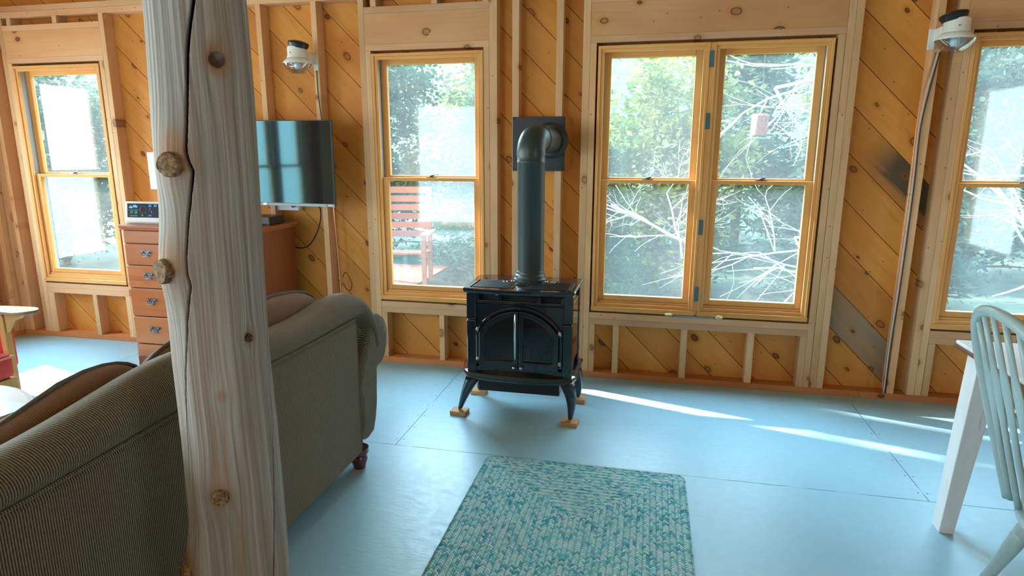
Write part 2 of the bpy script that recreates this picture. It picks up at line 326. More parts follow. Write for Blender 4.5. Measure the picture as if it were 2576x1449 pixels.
def painted(name, col, under, wear=0.62, rough=0.45):
    N = NT(name); p = N.obj(); X, Y, Z = N.sep(p)[0:3]
    n = N.noise(N.comb(N.M('MULTIPLY', X, 14.0), N.M('MULTIPLY', Y, 14.0), N.M('MULTIPLY', Z, 2.2)), 1.2, 4, 0.6)
    c = N.ramp(n, [(0.35, tuple(x * 0.93 for x in col)), (0.6, col)]); c = N.mix(N.rng(n, wear, wear + 0.1, 0, 0.55), c, under)
    return N.done(N.bsdf(c, rough, N.bump(n, 0.15, 0.003)))
M['tablewhite'] = painted('distressed_white_paint', (0.72, 0.70, 0.68), (0.45, 0.28, 0.18))
M['chairgrey'] = painted('blue_grey_paint', (0.34, 0.45, 0.46), (0.16, 0.20, 0.20), 0.75, 0.3)
def leaf_mat(name, a, b):
    N = NT(name); col = N.ramp(N.noise(N.obj(), 2.2, 3, 0.6), [(0.35, a), (0.65, b)])
    df = N.n('ShaderNodeBsdfDiffuse'); tl = N.n('ShaderNodeBsdfTranslucent'); N.put(df.inputs[0], col); N.put(tl.inputs[0], col)
    mx = N.n('ShaderNodeMixShader'); mx.inputs[0].default_value = 0.45; N.t.links.new(df.outputs[0], mx.inputs[1]); N.t.links.new(tl.outputs[0], mx.inputs[2]); return N.done(mx)
M['leaf1'] = leaf_mat('spruce_needles', (0.018, 0.04, 0.018), (0.07, 0.11, 0.05))
M['leaf2'] = leaf_mat('yellow_green_leaves', (0.05, 0.08, 0.02), (0.20, 0.20, 0.06))
M['leaf3'] = leaf_mat('grey_green_needles', (0.025, 0.05, 0.035), (0.09, 0.14, 0.09))

def log_mat():
    N = NT('weathered_log'); p = N.obj(); X, Y, Z = N.sep(p)[0:3]
    at = N.n('ShaderNodeAttribute', attribute_name='crack').outputs['Fac']; kn = N.n('ShaderNodeAttribute', attribute_name='knot').outputs['Fac']
    a = N.M('ARCTAN2', X, N.M('MULTIPLY', Y, -1.0))
    fl = N.n('ShaderNodeAttribute', attribute_name='flow').outputs['Fac']; a = N.M('ADD', a, fl)
    g = N.noise(N.comb(N.M('MULTIPLY', a, 9.0), N.M('MULTIPLY', Z, 0.8), 0.0), 1.0, 5, 0.6, 0.2)
    g2 = N.noise(N.comb(N.M('MULTIPLY', a, 75.0), N.M('MULTIPLY', Z, 2.2), 3.0), 1.0, 4, 0.7)
    g3 = N.noise(N.comb(N.M('MULTIPLY', a, 1.5), N.M('MULTIPLY', Z, 1.3), 5.0), 1.0, 2, 0.5)
    f = N.M('ADD', N.M('MULTIPLY', g, 0.6), N.M('MULTIPLY', g2, 0.4))
    c = N.ramp(f, [(0.33, (0.105, 0.088, 0.078)), (0.45, (0.26, 0.23, 0.208)), (0.54, (0.38, 0.35, 0.325)), (0.68, (0.56, 0.54, 0.515))])
    c = N.mix(N.rng(g3, 0.42, 0.62, 0, 0.5), c, (0.25, 0.165, 0.105))
    sp = N.noise(N.comb(N.M('MULTIPLY', a, 70.0), N.M('MULTIPLY', Z, 45.0), 9.0), 1.0, 2, 0.6)
    c = N.mix(N.rng(sp, 0.66, 0.73, 0, 0.5), c, (0.10, 0.09, 0.08))
    c = N.mix(N.M('MULTIPLY', kn, 0.85), c, (0.33, 0.155, 0.06))
    c = N.mix(at, c, (0.02, 0.014, 0.01))
    return N.done(N.bsdf(c, 0.62, N.bump(f, 0.35, 0.006), spec=0.3))
M['log'] = log_mat()
M['knot'] = (lambda N: N.done(N.bsdf(N.ramp(N.noise(N.obj(), 90, 5, 0.75), [(0.35, (0.05, 0.025, 0.012)), (0.5, (0.26, 0.14, 0.06)), (0.7, (0.55, 0.38, 0.2))]), 0.8, N.bump(N.noise(N.obj(), 90, 5, 0.75), 1.0, 0.01))))(NT('knot_end_grain'))
M['knotdark'] = plain('dark_knot', (0.06, 0.022, 0.01), 0.4, var=0.6, scale=80)

# ================================================================== mesh helper
class MB:
    def __init__(s): s.bm = bmesh.new()
    def box(s, x0, x1, y0, y1, z0, z1, bev=0.0, mat=None):
        vs = [s.bm.verts.new((x, y, z)) for z in (z0, z1) for y in (y0, y1) for x in (x0, x1)]
        if mat is not None:
            for v in vs: v.co = mat @ v.co
        fs = [s.bm.faces.new([vs[i] for i in q]) for q in ((0, 2, 3, 1), (4, 5, 7, 6), (0, 1, 5, 4), (2, 6, 7, 3), (0, 4, 6, 2), (1, 3, 7, 5))]
        if bev:
            es = list({e for f in fs for e in f.edges}); bmesh.ops.bevel(s.bm, geom=es, offset=bev, segments=2, profile=0.5, affect='EDGES')
        return s
    def hull(s, bot, top):     # two matching rings of points joined by walls
        b = [s.bm.verts.new(p) for p in bot]; t = [s.bm.verts.new(p) for p in top]; n = len(b)
        s.bm.faces.new(b[::-1]); s.bm.faces.new(t)
        for i in range(n): s.bm.faces.new((b[i], b[(i + 1) % n], t[(i + 1) % n], t[i]))
        return s
    def tube(s, pts, rad, n=10, cap=True):
        pts = [Vector(p) for p in pts]; rads = rad if isinstance(rad, (list, tuple)) else [rad] * len(pts)
        rings = []; up = None
        for i, p in enumerate(pts):
            t = (pts[min(i + 1, len(pts) - 1)] - pts[max(i - 1, 0)]).normalized()
            if up is None:
                up = Vector((0, 0, 1)) if abs(t.z) < 0.9 else Vector((0, 1, 0))
            a = t.cross(up).normalized(); up = a.cross(t).normalized(); r = rads[i]
            rings.append([s.bm.verts.new(p + (a * math.cos(2 * PI * k / n) + up * math.sin(2 * PI * k / n)) * r) for k in range(n)])
        for q, w in zip(rings, rings[1:]):
            for k in range(n): s.bm.faces.new((q[k], q[(k + 1) % n], w[(k + 1) % n], w[k]))
        if cap:
            s.bm.faces.new(rings[0][::-1]); s.bm.faces.new(rings[-1])
        return s
    def lathe(s, prof, c=(0, 0, 0), n=32, mat=None):
        rings = []
        for r, z in prof:
            ring = []
            for k in range(n if r > 1e-6 else 1):
                v = Vector((r * math.cos(2 * PI * k / n), r * math.sin(2 * PI * k / n), z))
                if mat is not None: v = mat @ v
                ring.append(s.bm.verts.new(v + Vector(c)))
            rings.append(ring)
        for q, w in zip(rings, rings[1:]):
            for k in range(n):
                a = [q[k % len(q)], q[(k + 1) % len(q)], w[(k + 1) % len(w)], w[k % len(w)]]
                a = list(dict.fromkeys(a))
                if len(a) > 2: s.bm.faces.new(a)
        for ring, rev in ((rings[0], True), (rings[-1], False)):
            if len(ring) > 1: s.bm.faces.new(ring[::-1] if rev else ring)
        return s
    def prism(s, poly, axis, a, b):   # 2-D polygon extruded along an axis; poly in the other two axes
        def P(u, v, w):
            return {'x': (w, u, v), 'y': (u, w, v), 'z': (u, v, w)}[axis]
        q = [s.bm.verts.new(P(u, v, a)) for u, v in poly]; w = [s.bm.verts.new(P(u, v, b)) for u, v in poly]; n = len(q)
        s.bm.faces.new(q[::-1]); s.bm.faces.new(w)
        for i in range(n): s.bm.faces.new((q[i], q[(i + 1) % n], w[(i + 1) % n], w[i]))
        return s
    def loft(s, rings, caps=True):
        R = [[s.bm.verts.new(p) for p in r] for r in rings]; n = len(R[0])
        for q, w in zip(R, R[1:]):
            for k in range(n): s.bm.faces.new((q[k], q[(k + 1) % n], w[(k + 1) % n], w[k]))
        if caps: s.bm.faces.new(R[0][::-1]); s.bm.faces.new(R[-1])
        return s
    def build(s, name, mat, parent=None, smooth=False, bevel=0.0, subsurf=0):
        bmesh.ops.recalc_face_normals(s.bm, faces=s.bm.faces)
        me = bpy.data.meshes.new(name); s.bm.to_mesh(me); s.bm.free()
        if isinstance(mat, str): mat = M[mat]
        me.materials.append(mat)
        if smooth:
            me.polygons.foreach_set('use_smooth', [True] * len(me.polygons))
            if smooth == 'auto': me.set_sharp_from_angle(angle=math.radians(38))
        o = bpy.data.objects.new(name, me); COL.objects.link(o)
        if parent is not None: o.parent = parent
        if bevel:
            b = o.modifiers.new('bevel', 'BEVEL'); b.width = bevel; b.segments = 2; b.limit_method = 'ANGLE'
        if subsurf:
            b = o.modifiers.new('sub', 'SUBSURF'); b.levels = subsurf; b.render_levels = subsurf
        return o
def build_each(mb, name, mat, parent, **k):
    bm = mb.bm; bm.verts.index_update(); bm.verts.ensure_lookup_table(); seen = set(); out = []
    for v in bm.verts:
        if v.index in seen: continue
        st = [v]; isl = []; seen.add(v.index)
        while st:
            w = st.pop(); isl.append(w)
            for e in w.link_edges:
                q = e.other_vert(w)
                if q.index not in seen: seen.add(q.index); st.append(q)
        nb = MB(); mp = {w: nb.bm.verts.new(w.co) for w in isl}
        for f in {f for w in isl for f in w.link_faces}: nb.bm.faces.new([mp[w] for w in f.verts])
        out.append(nb.build(name, mat, parent, **k))
    bm.free(); return out
def tag(o, label, cat, group=None, kind=None):
    if label: o['label'] = label
    if cat: o['category'] = cat
    if group: o['group'] = group
    if kind: o['kind'] = kind
    return o
def empty(name, loc=(0, 0, 0), rz=0.0):
    o = bpy.data.objects.new(name, None); COL.objects.link(o); o.location = loc; o.rotation_euler = (0, 0, rz); o.empty_display_size = 0.1; return o
def struct(o): o['kind'] = 'structure'; return o
TN = [0]
def trim(x0, x1, y0, y1, z0, z1, mat, label=None):
    TN[0] += 1
    o = MB().box(x0, x1, y0, y1, z0, z1, 0.0012).build('trim_%d' % TN[0], mat); struct(o)
    if label: o['label'] = label
    return o

# ================================================================== room shell
def wall_panel(name, fix, u0, u1, z0, z1, opens, inner, outer, mat):
    """fix 'y': wall runs along x at y=inner..outer; fix 'x': runs along y."""
    us = sorted({u0, u1} | {v for o in opens for v in o[:2]}); zs = sorted({z0, z1} | {v for o in opens for v in o[2:]})
    mb = MB(); bm = mb.bm; cache = {}
    def V(u, w, z):
        k = (round(u, 4), round(w, 4), round(z, 4))
        if k not in cache: cache[k] = bm.verts.new((u, w, z) if fix == 'y' else (w, u, z))
        return cache[k]
    def solid(i, j):
        if not (0 <= i < len(us) - 1 and 0 <= j < len(zs) - 1): return False
        cu = (us[i] + us[i + 1]) / 2; cz = (zs[j] + zs[j + 1]) / 2
        return not any(o[0] < cu < o[1] and o[2] < cz < o[3] for o in opens)
    for i in range(len(us) - 1):
        for j in range(len(zs) - 1):
            if not solid(i, j): continue
            a, b, c, d = us[i], us[i + 1], zs[j], zs[j + 1]
            for w in (inner, outer): bm.faces.new((V(a, w, c), V(b, w, c), V(b, w, d), V(a, w, d)))
            if not solid(i - 1, j): bm.faces.new((V(a, inner, c), V(a, outer, c), V(a, outer, d), V(a, inner, d)))
            if not solid(i + 1, j): bm.faces.new((V(b, inner, c), V(b, outer, c), V(b, outer, d), V(b, inner, d)))
            if not solid(i, j - 1): bm.faces.new((V(a, inner, c), V(b, inner, c), V(b, outer, c), V(a, outer, c)))
            if not solid(i, j + 1): bm.faces.new((V(a, inner, d), V(b, inner, d), V(b, outer, d), V(a, outer, d)))
    return struct(mb.build(name, mat))
ZW0, ZW1 = 0.458, 2.084
FRONT = [(-4.680, -3.912), (-1.807, -1.058), (-0.343, 0.962), (1.637, 2.385)]
wall_panel('wall_front', 'y', XL - 0.12, XR + 0.12, -0.02, ZC + 0.1, [(a, b, ZW0, ZW1) for a, b in FRONT], SH, SH + 0.022, 'sheath')
wall_panel('wall_left', 'x', YB - 0.12, SH + 0.02, -0.02, ZC + 0.1, [(a, b, ZW0, ZW1) for a, b in LEFT_OPEN], XL - 0.089, XL - 0.111, 'sheath')
wall_panel('wall_back', 'y', XL - 0.12, XR + 0.12, -0.02, ZC + 0.1, [(a, b, 0.1, 2.4) for a, b in BACK_OPEN], YB - 0.089, YB - 0.111, 'sheath')
wall_panel('wall_right', 'x', YB - 0.12, SH + 0.02, -0.02, ZC + 0.1, [(a, b, 0.1, 2.4) for a, b in RIGHT_OPEN], XR + 0.089, XR + 0.111, 'sheath')
struct(MB().box(XL - 0.11, XR + 0.11, YB - 0.11, SH + 0.02, -0.1, 0.0).build('floor', 'floor'))
struct(MB().box(XL - 0.11, XR + 0.11, YB - 0.11, SH + 0.02, ZC, ZC + 0.06).build('ceiling', 'ceil'))

TP = 2.42   # underside of the top plates
def stud(x0, w=0.038, z0=0.04, z1=TP): return trim(x0, x0 + w, D, SH - 0.0005, z0, z1, 'stud')
def flat(x0, x1, z0, z1, mat='studx'): return trim(x0, x1, D, SH - 0.0005, z0, z1, mat)
# bottom and top plates of the window wall
flat(XL, -1.21, 0, 0.0395, 'plate'); flat(-1.208, 1.3, 0, 0.0395, 'plate'); flat(1.302, XR, 0, 0.0395, 'plate')
flat(XL, -0.3, TP, TP + 0.039); flat(-0.298, XR, TP, TP + 0.039); flat(XL, -2.9, TP + 0.04, TP + 0.078); flat(-2.898, XR, TP + 0.04, TP + 0.078)
# full-height studs
for x, w in [(-4.981, .038), (-4.942, .038), (-4.903, .038), (-4.756, .038), (-3.866, .038), (-3.42, .038), (-3.02, .038), (-2.622, .037), (-2.218, .038),
             (-1.886, .039), (-1.0175, .049), (-0.872, .043), (-0.598, .042), (-0.436, .043), (1.0145, .038), (1.0535, .039), (1.450, .038), (1.558, .040),
             (2.43, .038), (2.84, .038), (3.25, .038), (3.66, .038), (4.07, .038)]:
    stud(x, w)
# trimmers beside the openings, sills, headers, short studs above and below
def opening(xl, xr, crip_below, crip_above=(), tw=0.038, sill_w=None):
    stud(xl - tw, tw - 0.001, 0.04, 2.102); stud(xr, tw - 0.001, 0.04, 2.102)
    flat(xl, xr, 0.405, 0.445); flat(xl, xr, 0.365, 0.4045)
    flat(xl - tw, xr + tw, 2.1025, 2.141); trim(xl - tw, xr + tw, D + 0.001, D + 0.088, 2.1415, 2.327, 'header'); flat(xl - tw, xr + tw, 2.3275, 2.367)
    for x, w in crip_below: stud(x, w, 0.04, 0.3645)
    for x in crip_above: stud(x, 0.038, 2.3675, TP)
opening(-4.680, -3.905, [(-4.6795, .060), (-4.25, .038), (-3.944, .038)], (-4.672, -4.263))
opening(-1.809, -1.056, [(-1.808, .04), (-1.385, .035), (-1.095, .038)], (-1.80, -1.39, -1.06))
opening(-0.354, 0.975, [(-0.353, .037), (-0.197, .038), (0.231, .039), (0.632, .040), (0.936, .038)], ())
opening(1.637, 2.392, [(1.639, .036), (2.0, .038), (2.353, .038)], ())
# left wall framing that shows at the corner
def lstud(y0, w=0.038, z1=TP): return trim(XL - 0.088, XL, y0, y0 + w, 0.04, z1, 'stud')
for y in (3.917, 3.877, 3.71, 3.75): lstud(y)
for y in (3.02, 2.28, 2.21, 0.67, 0.5, -0.26, -1.0, -1.45, -3.45): lstud(y)
o = MB().box(XL - 0.088, XL, YB, 3.956, 0, 0.0395).build('trim_left_plate', 'plate'); o.name = 'trim_%d' % (TN[0] + 1); TN[0] += 1; struct(o)
trim(XL - 0.088, XL, YB, 3.956, TP, TP + 0.078, 'studx')

# ---------------------------------------------------------------- double-hung windows
def sash_unit(root, x0, x1, pane, lower_pane=None, depth0=0.0, simple=False):
    """one double-hung unit between x0 and x1, local y points outward from the stud face"""
    z0, z1 = ZW0, ZW1; f = 0.036
    fr = MB()
    fr.box(x0, x0 + 0.017, -0.004, 0.115, z0 + 0.03, z1).box(x1 - 0.017, x1, -0.004, 0.115, z0 + 0.03, z1)
    fr.box(x0 + 0.017, x0 + f, 0.004, 0.022, z0 + 0.03, z1 - 0.017).box(x1 - f, x1 - 0.017, 0.004, 0.022, z0 + 0.03, z1 - 0.017)
    fr.build('jamb', 'frame', root, bevel=0.002)
    hd = MB(); hd.box(x0 + 0.017, x1 - 0.017, -0.004, 0.115, z1 - 0.018, z1).box(x0 + f, x1 - f, 0.004, 0.022, z1 - f, z1 - 0.018)
    hd.build('head_frame', 'framex', root, bevel=0.002)
    sl = MB(); sl.box(x0 - 0.002, x1 + 0.002, -0.008, 0.115, z0, z0 + 0.030).box(x0 + 0.017, x1 - 0.017, 0.006, 0.115, z0 + 0.030, z0 + 0.052).box(x0 + f, x1 - f, 0.018, 0.115, z0 + 0.052, z0 + 0.068)
    sl.build('window_sill', 'framex', root, bevel=0.002)
    tr = MB(); tr.box(x0 + 0.017, x0 + f - 0.005, 0.022, 0.112, z0 + 0.068, z1 - 0.018).box(x1 - f + 0.005, x1 - 0.017, 0.022, 0.112, z0 + 0.068, z1 - 0.018)
    tr.build('jamb_track', 'track', root)
    a, b = x0 + f - 0.004, x1 - f + 0.004
    for nm, ya, yb, za, zb, rb, rt in (('lower_sash', 0.026, 0.058, 0.527, 1.298, 0.034, 0.023), ('upper_sash', 0.064, 0.096, 1.276, 2.062, 0.034, 0.040)):
        sw = 0.043
        s_ = MB(); s_.box(a, a + sw, ya, yb, za, zb).box(b - sw, b, ya, yb, za, zb)
        st = s_.build(nm, 'frame', root, bevel=0.003)
        r_ = MB(); r_.box(a + sw, b - sw, ya, yb, za, za + rb).box(a + sw, b - sw, ya, yb, zb - rt, zb); r_.build('rail', 'framex', st, bevel=0.003)
        pm = lower_pane if (lower_pane and nm == 'lower_sash') else pane
        MB().box(a + sw - 0.004, b - sw + 0.004, (ya + yb) / 2, (ya + yb) / 2 + 0.001, za + rb - 0.004, zb - rt + 0.004).build('pane', pm, st)
        if nm == 'lower_sash' and not simple:
            cx = (a + b) / 2
            lk = MB(); lk.box(cx - 0.032, cx + 0.032, 0.030, 0.056, 1.298, 1.303, 0.001); lk.lathe([(0.0, 0), (0.014, 0), (0.014, 0.008), (0.009, 0.012), (0, 0.012)], (cx, 0.043, 1.303), 14)
            lk.box(cx - 0.004, cx + 0.022, 0.034, 0.044, 1.309, 1.316, 0.001); lk.build('sash_lock', 'latch', st)
def window(n, loc, rz, units, pane, lower=None, simple=False):
    root = empty('window_%d' % n, loc, rz); struct(root)
    for a, b in units: sash_unit(root, a, b, pane, lower, simple=simple)
    return root
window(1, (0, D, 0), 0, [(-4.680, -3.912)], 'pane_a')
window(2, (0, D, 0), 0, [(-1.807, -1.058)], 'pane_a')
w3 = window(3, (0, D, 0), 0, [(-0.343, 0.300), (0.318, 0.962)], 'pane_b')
mu = MB(); mu.box(0.3004, 0.3176, 0.0, 0.11, ZW0 + 0.004, ZW1 - 0.002); mu.build('mullion', 'frame', w3)
for z in (1.992, 1.643, 1.016, 0.598):
    c = MB(); c.box(0.296, 0.322, -0.0065, -0.0042, z - 0.046, z + 0.046, 0.0008)
    for dz in (-0.036, 0.036): c.tube([(0.302, -0.0065, z + dz), (0.302, -0.009, z + dz)], 0.003, 8); c.tube([(0.316, -0.0065, z + dz), (0.316, -0.009, z + dz)], 0.003, 8)
    c.build('mullion_clip', 'clip', w3)
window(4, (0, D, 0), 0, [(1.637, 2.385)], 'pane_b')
k = 5
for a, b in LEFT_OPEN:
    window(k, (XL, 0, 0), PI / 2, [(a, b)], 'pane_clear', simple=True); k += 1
for a, b in BACK_OPEN:
    r = empty('window_%d' % k); struct(r); k += 1
    m = MB(); Y0, Y1 = YB - 0.11, YB - 0.02
    m.box(a, a + .05, Y0, Y1, .1, 2.4).box(b - .05, b, Y0, Y1, .1, 2.4).box(a + .05, b - .05, Y0, Y1, .1, .16).box(a + .05, b - .05, Y0, Y1, 2.34, 2.4); m.build('frame', 'frame', r)
for a, b in RIGHT_OPEN:
    r = empty('window_%d' % k); struct(r); k += 1
    m = MB(); X0, X1 = XR + 0.02, XR + 0.11
    m.box(X0, X1, a, a + .05, .1, 2.4).box(X0, X1, b - .05, b, .1, 2.4).box(X0, X1, a + .05, b - .05, .1, .16).box(X0, X1, a + .05, b - .05, 2.34, 2.4); m.build('frame', 'frame', r)

# ================================================================== braided rug
HX, HY = 0.460, 0.76
rg = MB(); rg.box(-HX, HX, -HY, HY, 0.0, 0.011, 0.004)
M['rugm'] = rug_mat(HX, HY); rug = rg.build('braided_rug', M['rugm']); rug.location = (-0.252, 2.712 - HY, 0.0005)
b = MB(); b.tube([(-HX, -HY + .02, .0075), (-HX, HY - .02, .0075), (-HX + .02, HY, .0075), (HX - .02, HY, .0075), (HX, HY - .02, .0075), (HX, -HY + .02, .0075), (HX - .02, -HY, .0075), (-HX + .02, -HY, .0075), (-HX, -HY + .02, .0075)], 0.0075, 8); b.build('border_braid', M['rugm'], rug, smooth=True)
tag(rug, 'rectangular teal and grey braided rug on the painted floor in front of the stove', 'rug')

# ================================================================== gas stove
ST = empty('heating_stove', (-0.66, 3.35, 0)); tag(ST, 'black enamel freestanding heating stove with arched double glass doors and curved legs', 'stove')
b = MB()
b.box(-0.27, 0.27, -0.145, 0.18, 0.25, 0.715)                                   # core
b.build('firebox', 'iron', ST, bevel=0.004)
b = MB()
for sx_ in (-1, 1):     # corner columns, two tiers
    x0, x1 = sorted((sx_ * 0.292, sx_ * 0.238))
    b.box(x0, x1, -0.182, -0.125, 0.26, 0.565, 0.006).box(x0, x1, -0.182, -0.125, 0.568, 0.722, 0.006)
    b.box(x0, x1, 0.13, 0.182, 0.26, 0.722, 0.006)
    b.box(sx_ * 0.274 - 0.006, sx_ * 0.274 + 0.006, -0.12, 0.125, 0.30, 0.70, 0.004)
build_each(b, 'corner_column', 'enamel', ST)
b = MB()
for sx_ in (-1, 1):     # side panels with raised border
    b.box(sx_ * 0.283 - 0.004, sx_ * 0.283 + 0.004, -0.10, 0.105, 0.33, 0.67, 0.003)
build_each(b, 'side_panel', 'enamel', ST)
top = [(-0.306, -0.193), (-0.22, -0.208), (-0.11, -0.217), (0.0, -0.220), (0.11, -0.217), (0.21, -0.205), (0.296, -0.180), (0.304, 0.185), (0.27, 0.2), (-0.27, 0.2), (-0.316, 0.178)]
def inset(poly, k): return [(x * k, y * k) for x, y in poly]
b = MB(); r_ = [[(x, y, z) for x, y in inset(top, s)] for s, z in ((0.955, 0.716), (0.985, 0.722), (1.0, 0.732), (1.0, 0.742), (0.99, 0.747))]
b.loft(r_); tp = b.build('top_plate', 'enamel', ST)
b = MB()
for sx_ in (-1, 1):     # slotted grilles on the top
    x0, x1 = (-0.262, -0.055) if sx_ < 0 else (0.035, 0.255)
    for i in range(11):
        y = -0.165 + i * 0.0185
        sk = (i * 0.0185) * 0.10
        b.box(x0 + sk * 0.4, x1 - 0.002, y, y + 0.008, 0.7472, 0.7505, 0.0012)
    for x in (x0 - 0.012, x1 + 0.004, x1 + 0.014): b.box(x, x + 0.006, -0.165, 0.035, 0.7472, 0.7515, 0.0015)
b.build('top_grille', 'iron', tp)
b = MB()                # ribs around the flue collar
for r in (0.098, 0.112, 0.140, 0.158):
    pts = [(0.012 + r * math.cos(t), 0.08 + r * math.sin(t), 0.7490) for t in [math.radians(180 + 6 * k) for k in range(31)]]
    b.tube(pts, 0.0034, 6)
b.build('collar_rib', 'enamel', tp)
b = MB()                # vent slot band under the top
b.box(-0.24, 0.24, -0.152, -0.14, 0.655, 0.712)
b.build('vent_slot', 'firebox', ST)
b = MB()
for x in (-0.245, -0.118, 0.096, 0.225): b.box(x, x + 0.022, -0.176, -0.15, 0.672, 0.712, 0.004)
b.box(-0.24, 0.24, -0.174, -0.150, 0.662, 0.678, 0.004)
build_each(b, 'vent_bar', 'enamel', ST)
# face frame with an arched opening
def arch_pts(hw, zb, zs, zt, n=20):
    pts = [(-hw, zb)]; R = (hw * hw + (zt - zs) ** 2) / (2 * (zt - zs)); cz = zt - R; a0 = math.asin(hw / R)
    pts += [(R * math.sin(-a0 + 2 * a0 * i / n), cz + R * math.cos(-a0 + 2 * a0 * i / n)) for i in range(n + 1)]
    return pts + [(hw, zb)]
def arch_ring(mb, o, i_, y0, y1):
    n = len(o); V = mb.bm.verts.new
    A = [V((x, y0, z)) for x, z in o]; B = [V((x, y0, z)) for x, z in i_]; Cc = [V((x, y1, z)) for x, z in o]; Dd = [V((x, y1, z)) for x, z in i_]
    for k in range(n):
        j = (k + 1) % n
        for q in ((A[k], A[j], B[j], B[k]), (Cc[k], Dd[k], Dd[j], Cc[j]), (A[k], Cc[k], Cc[j], A[j]), (B[k], B[j], Dd[j], Dd[k])): mb.bm.faces.new(q)
b = MB()
fo = [(-0.238, 0.262)] + [(-0.238 + 0.476 * i / 20, 0.655) for i in range(21)] + [(0.238, 0.262)]
arch_ring(b, fo, arch_pts(0.236, 0.285, 0.50, 0.652), -0.168, -0.15)
b.build('face_frame', 'enamel', ST, bevel=0.002)
b = MB(); arch_ring(b, arch_pts(0.238, 0.318, 0.515, 0.650), arch_pts(0.222, 0.330, 0.507, 0.634), -0.186, -0.160); b.build('arch_moulding', 'enamel', ST, bevel=0.003)
for s in (-1, 1):       # the two doors
    O = arch_pts(0.218, 0.300, 0.505, 0.628, 24); I = arch_pts(0.190, 0.345, 0.490, 0.600, 24)
    def half(P, xc):
        q = [(x, z) for x, z in P if x * s > 0.006]
        if s < 0: return q + [(-xc, max(z for x, z in P)), (-xc, min(z for x, z in P))]
        return [(xc, min(z for x, z in P)), (xc, max(z for x, z in P))] + q
    o_, i_ = half(O, 0.003), half(I, 0.024)
    b = MB(); arch_ring(b, o_, i_, -0.196, -0.172)
    d = b.build('glass_door', 'enamel', ST, bevel=0.003)
    b = MB(); b.prism([(x, z) for x, z in i_], 'y', -0.182, -0.179); b.build('glass', 'doorglass', d)
    b = MB()            # hinge knuckles
    for z in (0.350, 0.548 - 0.03): b.lathe([(0, -0.012), (0.006, -0.012), (0.008, -0.006), (0.008, 0.006), (0.006, 0.012), (0, 0.012)], (s * 0.226, -0.194, z), 12); b.lathe([(0, 0), (0.007, 0.002), (0.009, 0.010), (0.004, 0.016), (0, 0.017)], (s * 0.226, -0.196, z), 12, Matrix.Rotation(PI / 2, 3, 'X'))
    build_each(b, 'hinge', 'chrome', d)
    if s < 0:
        b = MB(); b.tube([(-0.0145, -0.198, 0.36), (-0.0145, -0.207, 0.37), (-0.0145, -0.207, 0.600), (-0.0145, -0.198, 0.612)], 0.0055, 10); b.build('door_bar', 'chrome', d, smooth='auto')
    b = MB(); b.lathe([(0, 0), (0.009, 0), (0.006, 0.008), (0.009, 0.014), (0.010, 0.022), (0.005, 0.028), (0, 0.029)], (s * 0.020, -0.196, 0.318), 14, Matrix.Rotation(PI / 2, 3, 'X')); b.build('door_knob', 'chrome', d, smooth=True)
b = MB(); b.box(-0.185, 0.185, -0.178, -0.150, 0.335, 0.350, 0.004); b.build('burner_tray', 'charlog', ST)
b = MB(); b.tube([(-0.10, -0.160, 0.360), (-0.02, -0.158, 0.366), (0.05, -0.160, 0.358)], [0.013, 0.016, 0.012], 9); b.tube([(0.030, -0.162, 0.352), (0.045, -0.158, 0.385), (0.038, -0.160, 0.412)], [0.012, 0.014, 0.009], 9); b.build('ceramic_log', 'charlog', ST, smooth=True)
b = MB(); b.box(-0.24, 0.24, -0.175, -0.15, 0.262, 0.300, 0.003)
for x in (-0.135, -0.128, 0.088, 0.096): b.box(x, x + 0.005, -0.181, -0.17, 0.266, 0.298, 0.0015)
b.build('lower_band', 'enamel', ST)
